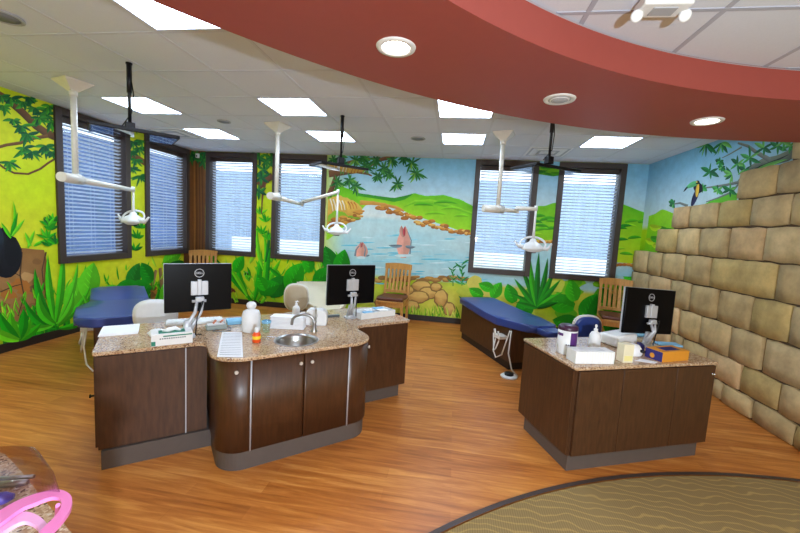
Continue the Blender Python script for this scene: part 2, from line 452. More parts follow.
# outdoors seen through the blinds
mb = MB(); mb.box(-14, 16, 4.6, 26, -.5, -.4); mb.box(-16, -3.4, -8, 26, -.52, -.41); struct(mb.build('ground', mat('pale_concrete', (225, 230, 235), .8)))
mb = MB(); mb.box(.6, 12, 6.4, 6.6, -.4, 1.18); mb.box(-4.2, .6, 7.4, 7.6, -.4, 1.12); struct(mb.build('garden_wall', mat('white_render', (240, 240, 240), .8)))
M_FENCE = mat('blue_grey_boards', (160, 178, 200), .7, noise=.16, nscale=2.5, stretch=(9, 9, .4))
mb = MB(); mb.box(-6, 14, 8.6, 8.7, -.4, 3.1); t = tag(mb.build('board_fence', M_FENCE), 'pale blue board fence outdoors beyond the right hand windows', 'fence')
mb = MB(); mb.box(-8, -7.6, -6, 14, -.4, 3.6)
t = tag(mb.build('neighbouring_building', mat('blue_shade_wall', (62, 84, 124), .8, noise=.25, nscale=1.2)), 'blue grey building outdoors beyond the left windows', 'building')

# ------------------------------------------------------------------ painted murals
class Mural:
    def __init__(s, kind):
        s.k = kind; s.bm = bmesh.new(); s.cl = s.bm.loops.layers.float_color.new('Col'); s.n = 0
        s.wins = {'B': WB, 'L': WLs, 'R': []}[kind]
        s.s0, s.s1 = {'B': (-2.83, XR), 'L': (YF, YB-.005), 'R': (YF, YB-.005)}[kind]
    def pt(s, px, py):
        d = ray(px, py)
        if s.k == 'B': t = (YB-CAM.y)/d.y; p = CAM+d*t; return (p.x, p.z)
        if s.k == 'R': t = (XR-CAM.x)/d.x; p = CAM+d*t; return (p.y, p.z)
        # x + .056 y = -2.62
        t = (-2.62-CAM.x-.056*CAM.y)/(d.x+.056*d.y); p = CAM+d*t; return (p.y, p.z)
    def w(s, q, off):
        if s.k == 'B': return (q[0], YB-off, q[1])
        if s.k == 'R': return (XR-off, q[0], q[1])
        return (XL(q[0])+off, q[0], q[1])
    @staticmethod
    def clip(poly, ax, val, keep_le):
        out = []; n = len(poly)
        for i in range(n):
            a, b = poly[i], poly[(i+1) % n]
            da, db = a[0][ax]-val, b[0][ax]-val
            if not keep_le: da, db = -da, -db
            if da <= 1e-9: out.append(a)
            if (da < -1e-9 and db > 1e-9) or (da > 1e-9 and db < -1e-9):
                t = da/(da-db)
                out.append((tuple(a[0][k]+t*(b[0][k]-a[0][k]) for k in (0, 1)), tuple(a[1][k]+t*(b[1][k]-a[1][k]) for k in range(3))))
        return out
    def emit(s, poly, off):
        """poly: convex list of ((s,z),(r,g,b))"""
        for ax, v, le in ((0, s.s0, False), (0, s.s1, True), (1, .02, False), (1, H+.003, True)):
            poly = s.clip(poly, ax, v, le)
            if len(poly) < 3: return
        rest = [poly]
        for a, b in s.wins:
            nxt = []
            for p in rest:
                L_ = s.clip(p, 0, a+.03, True); R_ = s.clip(p, 0, b-.03, False)
                if len(L_) > 2: nxt.append(L_)
                if len(R_) > 2: nxt.append(R_)
                m = s.clip(s.clip(p, 0, a+.03, False) or [], 0, b-.03, True) if True else []
                if len(m) > 2:
                    lo = s.clip(m, 1, WZ0+.03, True); hi = s.clip(m, 1, WZ1-.03, False)
                    if len(lo) > 2: nxt.append(lo)
                    if len(hi) > 2: nxt.append(hi)
            rest = nxt
        for p in rest:
            try: f = s.bm.faces.new([s.bm.verts.new(s.w(q, off)) for q, c in p])
            except ValueError: continue
            for l, (q, c) in zip(f.loops, p): l[s.cl] = (c[0], c[1], c[2], 1)
    def off(s): s.n += 1; return .001+.00002*s.n
    def base(s, fn, st=.07):
        n = int((s.s1-s.s0)/st)+1; m = int(H/st)+1
        for i in range(n):
            for j in range(m):
                a, b = s.s0+(s.s1-s.s0)*i/n, s.s0+(s.s1-s.s0)*(i+1)/n; c, d = .02+(H-.02)*j/m, .02+(H-.02)*(j+1)/m
                s.emit([(q, fn(*q)) for q in ((a, c), (b, c), (b, d), (a, d))], .001)
    def band(s, top, bot, c1, c2, n=40, jag=0):
        T_ = [s.pt(*p) for p in top]; B_ = [s.pt(*p) for p in bot]; o = s.off()
        T_.sort(); B_.sort()
        def ev(L, x):
            if x <= L[0][0]: return L[0][1]
            for a, b in zip(L, L[1:]):
                if x <= b[0]: return a[1]+(b[1]-a[1])*(x-a[0])/max(1e-6, b[0]-a[0])
            return L[-1][1]
        x0 = min(T_[0][0], B_[0][0]) if False else T_[0][0]; x1 = T_[-1][0]
        c1, c2 = rgb(*c1)[:3], rgb(*c2)[:3]
        J = [random.uniform(-jag, jag) for _ in range(n+1)]
        for i in range(n):
            a = x0+(x1-x0)*i/n; b = x0+(x1-x0)*(i+1)/n
            za, zb, ya, yb = ev(T_, a)+J[i], ev(T_, b)+J[i+1], ev(B_, a), ev(B_, b)
            if za-ya < 1e-4 and zb-yb < 1e-4: continue
            s.emit([((a, min(ya, za)), c2), ((b, min(yb, zb)), c2), ((b, zb), c1), ((a, za), c1)], o)
    def leaf(s, p0, p1, w, c, bend=0.0, sh=.72, n=6, tip=.0):
        a, b = Vector(s.pt(*p0)), Vector(s.pt(*p1)); d = b-a; L = d.length
        if L < 1e-4: return
        sc = L/max(1e-6, math.hypot(p1[0]-p0[0], p1[1]-p0[1])); wd = w*sc
        nn = Vector((-d.y, d.x))/L; ctr = (a+b)/2+nn*bend*L
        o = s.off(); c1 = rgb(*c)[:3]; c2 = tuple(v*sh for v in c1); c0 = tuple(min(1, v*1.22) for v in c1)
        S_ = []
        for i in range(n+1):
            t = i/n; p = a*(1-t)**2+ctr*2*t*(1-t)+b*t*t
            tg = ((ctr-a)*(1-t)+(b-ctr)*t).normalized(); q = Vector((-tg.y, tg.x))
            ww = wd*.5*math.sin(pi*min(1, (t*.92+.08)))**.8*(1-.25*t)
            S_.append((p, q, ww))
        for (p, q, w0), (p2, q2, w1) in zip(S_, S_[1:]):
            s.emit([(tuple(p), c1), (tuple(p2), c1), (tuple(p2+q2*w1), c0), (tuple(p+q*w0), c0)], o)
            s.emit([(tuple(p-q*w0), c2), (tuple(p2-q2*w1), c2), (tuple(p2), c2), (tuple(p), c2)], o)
    def stroke(s, pts, w0, w1, c, hi=1.25):
        P_ = [Vector(s.pt(*p)) for p in pts]; o = s.off(); n = len(P_)
        sc = (P_[-1]-P_[0]).length/max(1e-6, math.hypot(pts[-1][0]-pts[0][0], pts[-1][1]-pts[0][1]))
        c1 = rgb(*c)[:3]; c0 = tuple(min(1, v*hi) for v in c1); c2 = tuple(v*.6 for v in c1)
        E_ = []
        for i, p in enumerate(P_):
            tg = (P_[min(n-1, i+1)]-P_[max(0, i-1)]).normalized(); q = Vector((-tg.y, tg.x)); w_ = (w0+(w1-w0)*i/(n-1))*sc*.5
            E_.append((p, q, w_))
        for (p, q, a), (p2, q2, b) in zip(E_, E_[1:]):
            s.emit([(tuple(p), c1), (tuple(p2), c1), (tuple(p2+q2*b), c0), (tuple(p+q*a), c0)], o)
            s.emit([(tuple(p-q*a), c2), (tuple(p2-q2*b), c2), (tuple(p2), c1), (tuple(p), c1)], o)
    def blob(s, cx, cy, rx, ry, c, c2=None, n=16, jag=.08):
        o = s.off(); c1 = rgb(*c)[:3]; c2 = rgb(*(c2 or c))[:3]
        ring = []
        for k in range(n):
            t = 2*pi*k/n; j = 1+random.uniform(-jag, jag)
            ring.append((s.pt(cx+rx*math.cos(t)*j, cy+ry*math.sin(t)*j), c2 if math.sin(t) > 0 else c1))
        ce = (s.pt(cx, cy), c1)
        for k in range(n): s.emit([ce, ring[k], ring[(k+1) % n]], o)
    def poly(s, pts, c, c2=None):
        o = s.off(); c1 = rgb(*c)[:3]; c2 = rgb(*(c2 or c))[:3]
        P_ = [s.pt(*p) for p in pts]; ce = (sum(p[0] for p in P_)/len(P_), sum(p[1] for p in P_)/len(P_))
        for i in range(len(P_)): s.emit([(ce, c1), (P_[i], c2), (P_[(i+1) % len(P_)], c2)], o)
    def fan(s, x, y, n, L, w, cols, a0=0, a1=360, jit=.2):
        for k in range(n):
            a = math.radians(a0+(a1-a0)*(k+.5)/n+random.uniform(-8, 8)); l = L*random.uniform(1-jit, 1+jit)
            s.leaf((x, y), (x+l*math.cos(a), y-l*math.sin(a)), w, random.choice(cols), random.uniform(-.12, .12))
    def done(s, parent):
        me = bpy.data.meshes.new('mural'); s.bm.to_mesh(me); s.bm.free(); me.materials.append(M_MURAL)
        o = bpy.data.objects.new('mural', me); COL.objects.link(o); o.parent = parent; return o
def mixc(a, b, t):
    t = max(0, min(1, t)); return tuple(a[i]+(b[i]-a[i])*t for i in range(3))
YG = rgb(200, 222, 20)[:3]; YG2 = rgb(224, 222, 44)[:3]; GR = rgb(96, 184, 10)[:3]; GR2 = rgb(60, 160, 16)[:3]
SK1 = rgb(134, 194, 224)[:3]; SK2 = rgb(222, 230, 222)[:3]; WA = rgb(190, 218, 218)[:3]; WA2 = rgb(138, 206, 218)[:3]; GD = rgb(216, 206, 84)[:3]
def nz(s_, z, f=1.0, p=0.): return .5+.25*math.sin(s_*3.1*f+z*1.7*f+p)+.25*math.sin(s_*-1.3*f+z*4.3*f+p*2)
DG = [(16, 126, 26), (24, 152, 20), (36, 172, 14), (14, 112, 34)]
MG = [(50, 184, 14), (84, 204, 18), (26, 162, 16), (112, 214, 26)]
LG = [(110, 214, 30), (150, 222, 40), (84, 200, 30)]
TG = [(26, 112, 50), (40, 132, 48), (22, 96, 58), (60, 150, 50)]
BR = (122, 84, 46); RK = [(196, 140, 70), (178, 118, 58), (206, 160, 96), (160, 112, 66), (190, 150, 84)]

# back wall
B = Mural('B')
def fB(x, z):
    g = mixc(YG, YG2, nz(x, z)); g = mixc(GR, g, .25+z/1.3+.35*nz(x, z, 2))
    if z > 1.75: r = mixc(SK2, SK1, (z-1.75)/.9)
    elif z > .75: r = mixc(WA, WA2, .5*nz(x, z*3, 1.2)+.4*(1.2-z))
    else: r = mixc(GD, mixc(YG, GR, nz(x, z, 3)), nz(x, z, 1.6))
    return mixc(g, r, (x+.35)/.5)
B.base(fB)
# distant hills, right part
B.band([(328, 192), (340, 186), (350, 189), (358, 193), (378, 196), (394, 198), (404, 196), (414, 193), (426, 196), (444, 195), (462, 200), (476, 208)],
       [(328, 240), (345, 226), (358, 214), (366, 205), (380, 204), (396, 207), (410, 214), (440, 224), (476, 236)], (104, 194, 18), (158, 214, 34), 60, .004)
B.band([(358, 193), (378, 196), (394, 198), (404, 196), (412, 194)], [(358, 196), (378, 199), (394, 202), (404, 200), (412, 195)], (44, 136, 30), (60, 156, 30), 16)
B.band([(360, 200), (372, 201), (384, 203), (396, 206), (404, 210)], [(360, 205), (372, 205), (384, 206), (396, 209), (404, 212)], (216, 160, 70), (196, 130, 60), 16, .006)
B.band([(404, 206), (416, 200), (430, 199), (446, 203), (460, 208), (476, 214)], [(404, 207), (416, 203), (430, 204), (446, 207), (460, 211), (476, 216)], (150, 216, 40), (96, 184, 22), 20, .008)
for x, y, w_ in ((424, 205, 20), (446, 203, 24), (452, 209, 22), (436, 214, 22), (462, 216, 16)): B.leaf((x-w_/2, y), (x+w_/2, y+1), 3.4, random.choice([(60, 160, 24), (130, 208, 24), (84, 178, 20)]), .15)
# left orange cliffs and far shore
B.band([(328, 199), (338, 195), (347, 198), (356, 202), (362, 208)], [(328, 228), (340, 226), (352, 222), (359, 217), (362, 212)], (226, 184, 82), (198, 140, 50), 30, .01)
B.band([(328, 216), (336, 210), (345, 213), (352, 219)], [(328, 222), (336, 219), (345, 219), (352, 220)], (126, 184, 40), (160, 180, 50), 16, .01)
for x0 in range(330, 357, 3): B.stroke([(x0, 199+(x0-332)*.15), (x0+2, 205), (x0+3, 211-(x0-332)*.1)], 1.5, .7, random.choice([(206, 120, 46), (236, 226, 200), (184, 110, 40), (240, 196, 80)]))
for k in range(34):
    x = random.uniform(328, 362); y = random.uniform(220, 228)-(x-328)*.3; B.blob(x, y, random.uniform(2, 4.5), random.uniform(1, 2), random.choice([(214, 150, 60), (190, 120, 44), (226, 176, 84), (160, 100, 44), (120, 170, 40)]), (150, 96, 40))
for k in range(46):
    t = k/46; x = 380+t*94+random.uniform(-2, 2); y = 208+t*28+random.uniform(-2.5, 2.5)+(5 if .35 < t < .65 else 0)*(random.random()-.4)
    B.blob(x, y, random.uniform(2.2, 4.5), random.uniform(1.2, 2.4), random.choice([(216, 150, 60), (198, 128, 50), (232, 186, 96), (170, 106, 44)]), (150, 92, 40))
# ripples
for k in range(60):
    x = random.uniform(338, 470); y = random.uniform(232, 284)
    l = random.uniform(8, 26); B.leaf((x, y), (x+l, y+random.uniform(-.3, .8)), 1.6, random.choice([(206, 226, 228), (96, 186, 206), (150, 206, 216), (190, 220, 222), (110, 196, 212)]), 0, 1)
# dolphins
DP = (226, 160, 140); DGy = (120, 140, 150)
def dolphin(x, y, h, tilt, fins):
    B.leaf((x, y+h*.1), (x+tilt, y-h), h*(.55 if fins else 1.0), DP, .05, .86, 8)
    B.leaf((x+tilt*.5-1, y-h*.62), (x+tilt-h*.14, y-h*1.02), h*.2, (198, 140, 124), .1)
    B.leaf((x+tilt*.5, y-h*.66), (x+tilt*.8, y-h*1.0), h*.1, (190, 70, 80), .1)
    B.stroke([(x+h*.22, y-1), (x+h*.24+tilt*.4, y-h*.5), (x+tilt*.7+h*.1, y-h*.8)], 1.6, .6, DGy)
    if fins:
        B.leaf((x+tilt*.3-2, y-h*.32), (x-h*.52, y-h*.34), h*.13, DGy, .12); B.leaf((x+2, y-h*.3), (x+h*.42, y-h*.28), h*.13, DGy, -.1)
    B.blob(x, y+.6, h*.32, 1.4, (206, 228, 230))
dolphin(403.5, 255, 29, 2, True); dolphin(361, 257, 15, 2, False)
B.stroke([(355, 256), (356, 250), (359, 246)], 2.2, 1, DGy); B.leaf((366, 256), (370, 255), 2, DGy)
# rocky shore below the water
for k in range(26):
    x = 372+k*4+random.uniform(-2, 2); B.blob(x, 279+random.uniform(-2, 2)+(k > 9)*-1, random.uniform(3, 6), random.uniform(1.4, 2.6), random.choice([(206, 160, 80), (190, 140, 66), (150, 110, 60)]), (140, 100, 50))
for x, y, rx, ry in ((421, 286, 9, 5), (428, 293, 9, 5.4), (418, 297, 10, 5.5), (441, 298, 6, 8), (436, 287, 5, 3.6), (385, 302, 9, 7), (412, 306, 6, 5), (449, 309, 5, 6), (408, 290, 5, 4)):
    B.blob(x, y, rx+1.4, ry+1.2, (150, 116, 60), (130, 100, 54)); B.blob(x, y, rx, ry, (222, 182, 100), (190, 140, 70))
for k in range(56):
    x = random.uniform(404, 460); B.leaf((x, 318), (x+random.uniform(-5, 5), 318-random.uniform(6, 15)), 1.8, random.choice([(150, 200, 40), (190, 214, 60), (90, 170, 30), (214, 220, 90)]), random.uniform(-.2, .2))
# fern left of the right windows
for x, y, sc in ((462, 284, 1.), (453, 282, .7), (466, 300, .9)):
    for k in range(9):
        a = math.radians(20+k*17); B.leaf((x, y-k*2.4*sc), (x+9*sc*math.cos(a)*(1 if k % 2 else -1), y-k*2.4*sc-5*sc), 2.2*sc, random.choice([(40, 150, 80), (80, 180, 90), (30, 130, 60)]), .2)
    B.stroke([(x, y+4), (x, y-20*sc)], 1, .5, (60, 140, 60))
# foliage below the right windows
for k in range(38):
    x = random.uniform(455, 650); y = random.uniform(276, 326)+(x-460)*.04; B.blob(x, y, random.uniform(6, 13), random.uniform(4, 8), random.choice([(196, 208, 70), (150, 200, 40), (120, 196, 30), (216, 206, 90), (90, 180, 24)]), None, 12, .2)
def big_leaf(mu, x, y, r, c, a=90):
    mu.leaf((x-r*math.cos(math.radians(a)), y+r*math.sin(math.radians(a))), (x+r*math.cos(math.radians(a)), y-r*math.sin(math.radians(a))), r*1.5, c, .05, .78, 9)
    for q_ in (-.5, -.2, .15, .45): mu.stroke([(x+q_*r*math.cos(math.radians(a)), y-q_*r*math.sin(math.radians(a))), (x+q_*r*math.cos(math.radians(a))+.4*r*math.cos(math.radians(a+50)), y-q_*r*math.sin(math.radians(a))-.4*r*math.sin(math.radians(a+50)))], .5, .3, tuple(min(255, int(v*1.15+18)) for v in c))
for x, y, r, a in ((497, 290, 9, 60), (511, 293, 10, 110), (486, 286, 8, 160), (476, 292, 8, 150), (526, 306, 13, 70), (560, 302, 15, 160), (573, 290, 11, 100), (590, 306, 14, 60), (545, 300, 11, 20), (566, 322, 14, 170), (606, 296, 10, 120), (520, 318, 9, 40), (585, 325, 12, 100), (630, 276, 9, 160), (625, 284, 9, 30), (640, 300, 12, 80), (615, 320, 14, 60), (640, 325, 12, 110)):
    big_leaf(B, x, y, r, random.choice([(24, 150, 18), (40, 170, 16), (60, 186, 22), (110, 206, 34)]), a)
for a, l in ((150, 34), (128, 44), (112, 54), (98, 62), (88, 66), (78, 60), (66, 52), (50, 44), (32, 36), (165, 26), (15, 26)):
    aa = math.radians(a); B.leaf((537, 308), (537+l*math.cos(aa)*.85, 308-l*math.sin(aa)*.86), 6, random.choice([(30, 150, 20), (60, 186, 24), (20, 126, 24)]), random.uniform(-.06, .06), .6, 8)
# hills between and beyond the right windows
B.band([(528, 206), (545, 206), (553, 203), (560, 203)], [(528, 239), (545, 241), (560, 243)], (110, 190, 20), (140, 204, 24), 16)
B.band([(612, 200), (622, 204), (630, 207), (640, 211), (652, 215)], [(612, 262), (640, 264), (652, 266)], (96, 186, 20), (190, 214, 30), 20)
for k in range(22):
    x = random.uniform(534, 556) if k % 2 else random.uniform(618, 650); y = random.uniform(216, 236) if k % 2 else random.uniform(220, 256)
    B.leaf((x-7, y), (x+7, y+random.uniform(-2, 2)), 4, random.choice([(60, 160, 20), (150, 210, 30), (84, 180, 20), (30, 140, 30)]), .15)
for x in range(530, 562, 4): B.blob(x, 241+random.uniform(-1, 1), 3, 1.8, random.choice([(200, 130, 50), (224, 176, 80)]), (150, 90, 40))
for x in range(612, 652, 4): B.blob(x, 265+random.uniform(-1, 1), 3, 1.6, random.choice([(190, 110, 50), (214, 150, 60)]), (150, 90, 40))
B.band([(612, 268), (652, 270)], [(612, 276), (652, 277)], (170, 210, 220), (150, 200, 214), 8)
# tree branch above the lake
B.stroke([(329, 196), (333, 186), (336, 176), (337, 160)], 6, 3, (112, 76, 50)); B.stroke([(329, 174), (345, 172), (362, 170), (378, 160), (395, 157)], 7, 3, (120, 82, 52))
B.stroke([(352, 171), (368, 174), (372, 176)], 3, 1.2, (120, 82, 52)); B.stroke([(376, 163), (384, 168), (388, 172)], 2, 1, (120, 82, 52)); B.stroke([(340, 165), (358, 160), (380, 158)], 3, 2, (120, 82, 52))
for x, y, L_ in ((334, 160, 9), (344, 164, 9), (356, 160, 9), (366, 166, 9), (376, 160, 9), (384, 168, 9), (392, 160, 8), (398, 184, 9), (412, 163, 11), (416, 173, 10), (350, 180, 8), (338, 182, 8), (356, 186, 9), (378, 176, 8), (342, 156, 9), (404, 158, 7), (364, 158, 8), (390, 174, 7)):
    B.fan(x, y, 7, L_, 2.5, [(24, 104, 50), (44, 126, 50), (70, 150, 60), (30, 110, 44), (120, 180, 70)], 190, 350, .35); B.fan(x, y, 4, L_*.8, 2.2, [(34, 104, 54), (60, 140, 64)], 0, 180, .35)
for k in range(90):
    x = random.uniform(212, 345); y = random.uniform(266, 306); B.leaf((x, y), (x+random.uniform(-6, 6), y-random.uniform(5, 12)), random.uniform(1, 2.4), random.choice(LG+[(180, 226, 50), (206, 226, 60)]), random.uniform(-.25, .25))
# left half: trunk in the corner, foliage
B.band([(180, 140), (195, 140), (206, 140)], [(180, 300), (195, 301), (206, 302)], (128, 84, 40), (110, 66, 30), 10)
for k in range(9): B.stroke([(184+k*2.6, 145), (185+k*2.6+random.uniform(-1, 1), 220), (184+k*2.6, 290)], 1.2, 1.4, random.choice([(92, 56, 26), (160, 110, 54), (110, 70, 34)]))
B.poly([(186, 262), (206, 258), (214, 268), (224, 282), (236, 290), (228, 295), (186, 296)], (150, 96, 46), (120, 70, 34))
B.stroke([(206, 262), (214, 276), (236, 292)], 3, 1.5, (100, 60, 30))
for x, y in ((190, 152), (197, 156), (204, 160)): B.fan(x, y, 7, 9, 3.4, TG)
for k in range(70):
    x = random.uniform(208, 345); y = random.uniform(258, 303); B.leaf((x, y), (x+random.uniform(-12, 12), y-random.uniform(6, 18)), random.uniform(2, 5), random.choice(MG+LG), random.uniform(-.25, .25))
for x0, y0, x1, y1, w_ in ((252, 300, 214, 256, 6), (250, 300, 236, 254, 6), (255, 300, 262, 250, 7), (258, 300, 282, 258, 7), (248, 296, 226, 262, 5), (300, 300, 262, 262, 6), (262, 290, 264, 232, 6), (264, 270, 258, 226, 5), (266, 262, 269, 228, 4), (268, 290, 271, 246, 5)):
    B.leaf((x0, y0), (x1, y1), w_, random.choice(DG+MG), random.uniform(-.15, .15))
for x, y, r, a in ((280, 286, 14, 40), (296, 276, 15, 60), (270, 288, 11, 20), (309, 262, 10, 100), (335, 268, 15, 70), (330, 258, 13, 110), (343, 262, 13, 80), (338, 284, 14, 60), (325, 276, 12, 30), (262, 282, 9, 120), (240, 264, 9, 60), (318, 288, 12, 20)):
    big_leaf(B, x, y, r, random.choice([(20, 150, 14), (14, 128, 22), (34, 170, 12)]), a)
for x, y in ((260, 214), (266, 222), (262, 234), (268, 240)): B.fan(x, y, 5, 9, 2.6, MG, 20, 160)
B.stroke([(259, 186), (266, 180), (273, 176)], 8, 6, (116, 74, 48)); B.stroke([(266, 182), (263, 196), (262, 214)], 2.4, 1.2, (116, 74, 48))
for x, y in ((260, 158), (268, 162), (264, 170), (272, 158), (262, 178), (260, 192)): B.fan(x, y, 6, 9, 3.4, TG)
B.done(wallB)

# left wall
Lm = Mural('L')
def fL(y, z):
    g = mixc(YG, YG2, nz(y, z, 1.4, 1)); return mixc(GR, g, .35+z/1.1+.3*nz(y, z, 2.3))
Lm.base(fL)
# rocks
Lm.poly([(-60, 262), (-20, 252), (0, 250), (22, 248), (44, 250), (47, 262), (46, 300), (42, 330), (10, 338), (-60, 350)], (170, 126, 76), (150, 104, 54))
for k in range(30):
    x = random.uniform(-30, 40); y = random.uniform(256, 318); Lm.blob(x, y, random.uniform(4, 10), random.uniform(2, 6), random.choice([(186, 138, 80), (160, 114, 62), (196, 152, 94), (140, 98, 54), (180, 112, 46), (120, 90, 54)]), None, 12, .2)
for P_ in ([(22, 252), (20, 275), (24, 296), (18, 316)], [(46, 252), (42, 270), (44, 290)], [(0, 292), (14, 286), (22, 284)], [(-10, 270), (6, 268), (20, 276)]): Lm.stroke(P_, 1.6, 1, (92, 66, 40))
Lm.leaf((0, 268), (4, 226), 26, (34, 34, 44), .0, .5, 10); Lm.blob(6, 256, 16, 22, (26, 26, 34), (22, 20, 26), 20, .03); Lm.blob(-8, 240, 12, 18, (38, 48, 62), (26, 30, 40), 16, .04); Lm.blob(12, 252, 8, 15, (20, 20, 26), None, 16, .02)
# stump and roots between the windows
for P_ in ([(150, 272), (142, 285), (146, 300)], [(156, 270), (152, 286), (140, 298)], [(160, 268), (162, 288), (166, 300)]): Lm.stroke(P_, 4, 6, (150, 120, 78))
for k in range(10): Lm.blob(random.uniform(142, 166), random.uniform(288, 305), 6, 3.5, random.choice([(196, 150, 60), (176, 120, 50), (120, 84, 40)]))
# branches
Lm.stroke([(-6, 92), (8, 100), (22, 112), (36, 126), (46, 133), (56, 137)], 9, 11, (110, 78, 52)); Lm.stroke([(-4, 148), (6, 145), (20, 143), (34, 138), (48, 136)], 2.4, 3.6, (120, 84, 50))
Lm.stroke([(-4, 162), (4, 168), (14, 173), (28, 174), (40, 169), (48, 163), (56, 158)], 2, 2.2, (104, 68, 42))
Lm.stroke([(127, 150), (134, 156), (145, 163)], 5, 6, (122, 84, 52))
for x, y, L_ in ((2, 96, 10), (12, 98, 9), (24, 102, 10), (36, 108, 11), (46, 114, 12), (52, 122, 11), (40, 118, 10), (22, 126, 13), (14, 120, 9), (28, 134, 11), (24, 148, 12), (32, 152, 11), (46, 146, 11), (52, 152, 10), (10, 162, 10), (50, 106, 9), (4, 106, 8), (30, 98, 8)):
    Lm.fan(x, y, 7, L_*1.05, 3.6, TG+[(70, 168, 40)], 170, 380, .35)
for x, y, L_ in ((133, 142, 9), (139, 148, 9), (132, 168, 9), (140, 176, 9), (136, 160, 7), (131, 152, 8), (142, 140, 8)): Lm.fan(x, y, 7, L_, 2.8, TG, 170, 380, .35)
for x, y in ((137, 238), (140, 228), (134, 250), (133, 216)): Lm.fan(x, y, 5, 9, 3, DG, 10, 170)
# grasses and plants
def spray(mu, x, y, n, L_, w, a0, a1, cols, bend=.16):
    for k in range(n):
        a = math.radians(a0+(a1-a0)*k/(n-1)+random.uniform(-5, 5)); l = L_*random.uniform(.75, 1.1)
        mu.leaf((x, y), (x+l*math.cos(a), y-l*math.sin(a)*.95), w, random.choice(cols), bend*(-1 if math.cos(a) > 0 else 1), .62, 8)
for x in range(-30, 190, 4): Lm.leaf((x, 352-x*.25), (x+random.uniform(-6, 6), 326-x*.22-random.uniform(0, 12)), random.uniform(4, 8), random.choice(DG), random.uniform(-.2, .2))
for k in range(150):
    x = random.uniform(-20, 182); y = 340-x*.22-random.uniform(0, 44); Lm.leaf((x, y), (x+random.uniform(-6, 6), y-random.uniform(5, 14)), random.uniform(1, 2.6), random.choice(LG+MG+[(170, 226, 50), (206, 226, 60)]), random.uniform(-.25, .25))
for y_ in [1.2-.13*k for k in range(34)]:
    for q_ in range(3):
        a_ = Vector((y_+random.uniform(-.1, .1), .1)); zt_ = random.uniform(.25, .6)
        ya, yb = a_.x, a_.x+random.uniform(-.15, .15); c_ = rgb(*random.choice(MG+DG))[:3]; o_2 = Lm.off()
        if ya > .25: continue
        Lm.emit([((ya-.035, .1), c_), ((ya+.035, .1), c_), ((yb, zt_), tuple(v*1.2 for v in c_))], o_2)
Lm.fan(12, 236, 1, 30, 4, MG, 85, 95)
for a in ((10, 236, 17, 212), (11, 236, 24, 219), (10, 238, 0, 222), (27, 248, 34, 230), (33, 246, 44, 240), (30, 246, 24, 232)): Lm.leaf(a[:2], a[2:], 4, random.choice(MG))
for x, y in ((46, 238), (50, 230), (48, 246), (52, 222), (54, 244), (47, 226)): Lm.fan(x, y, 5, 10, 3.4, DG+MG, 10, 170)
for x, y, r, a in ((78, 292, 20, 60), (90, 280, 18, 80), (96, 300, 12, 30), (108, 292, 10, 40), (134, 276, 14, 70), (126, 290, 14, 30), (146, 272, 11, 120), (140, 290, 12, 10), (172, 258, 10, 30), (178, 268, 10, 150), (118, 300, 14, 150), (168, 290, 14, 60), (182, 284, 11, 100)):
    big_leaf(Lm, x, y, r, random.choice([(30, 164, 16), (20, 140, 24), (56, 186, 20), (26, 122, 32), (96, 204, 30)]), a)
for a, b, w_, bd in (((54, 328), (24, 300), 8, .26), ((52, 325), (8, 318), 8, .3), ((58, 328), (96, 308), 7, -.28), ((56, 326), (90, 284), 8, -.2), ((52, 322), (34, 268), 8, .14), ((56, 324), (77, 262), 8, -.13), ((54, 322), (47, 254), 8, .06), ((55, 322), (62, 250), 9, -.05), ((54, 324), (38, 292), 9, .3), ((57, 324), (72, 292), 9, -.28)):
    Lm.leaf(a, b, w_, random.choice([(50, 188, 18), (70, 200, 24), (30, 164, 20), (90, 208, 34)]), bd, .55, 10)
spray(Lm, 18, 340, 6, 34, 10, 40, 150, MG); spray(Lm, 100, 315, 6, 30, 6, 40, 150, LG+MG)
# tree trunk edge of the corner
Lm.band([(183, 140), (203, 146)], [(183, 310), (203, 306)], (134, 88, 44), (110, 68, 34), 6)
Lm.poly([(176, 290), (184, 262), (203, 262), (203, 300)], (140, 92, 46), (116, 72, 36))
Lm.fan(190, 158, 7, 10, 3.6, TG)
Lm.done(wallL)

# right wall
Rm = Mural('R')
Rm.base(lambda y, z: mixc(SK2, SK1, (z-1.8)/.85) if z > 1.8 else mixc(YG, GR, nz(y, z, 1.5)))
Rm.band([(649, 216), (655, 214), (662, 209), (668, 211), (675, 214), (690, 220), (700, 226)], [(649, 270), (675, 275), (700, 280)], (150, 214, 26), (110, 196, 22), 20)
for k in range(8): 
    x = random.uniform(650, 672); y = random.uniform(218, 250); Rm.leaf((x-6, y), (x+6, y+1), 4, random.choice([(60, 160, 20), (190, 220, 30)]), .15)
Rm.band([(698, 208), (712, 200), (724, 195), (738, 193)], [(698, 214), (740, 206)], (96, 190, 40), (120, 200, 40), 12)
GRY = (120, 126, 120)
Rm.stroke([(800, 146), (788, 156), (776, 160), (762, 162), (750, 168), (738, 182)], 12, 3, (112, 122, 108)); Rm.stroke([(752, 170), (742, 180), (732, 192), (718, 198), (706, 202)], 3, 1, GRY)
Rm.stroke([(740, 182), (726, 185), (712, 187), (704, 188)], 2.2, 1, GRY); Rm.stroke([(770, 160), (756, 152), (748, 146), (738, 143)], 3, 1.4, GRY); Rm.stroke([(742, 147), (730, 154), (722, 158)], 1.6, .8, GRY)
Rm.stroke([(688, 206), (680, 203), (674, 204)], 1.6, .8, GRY); Rm.leaf((752, 170), (790, 154), 3, (30, 40, 30), .04); Rm.leaf((756, 170), (788, 159), 4, (120, 200, 90), -.04)
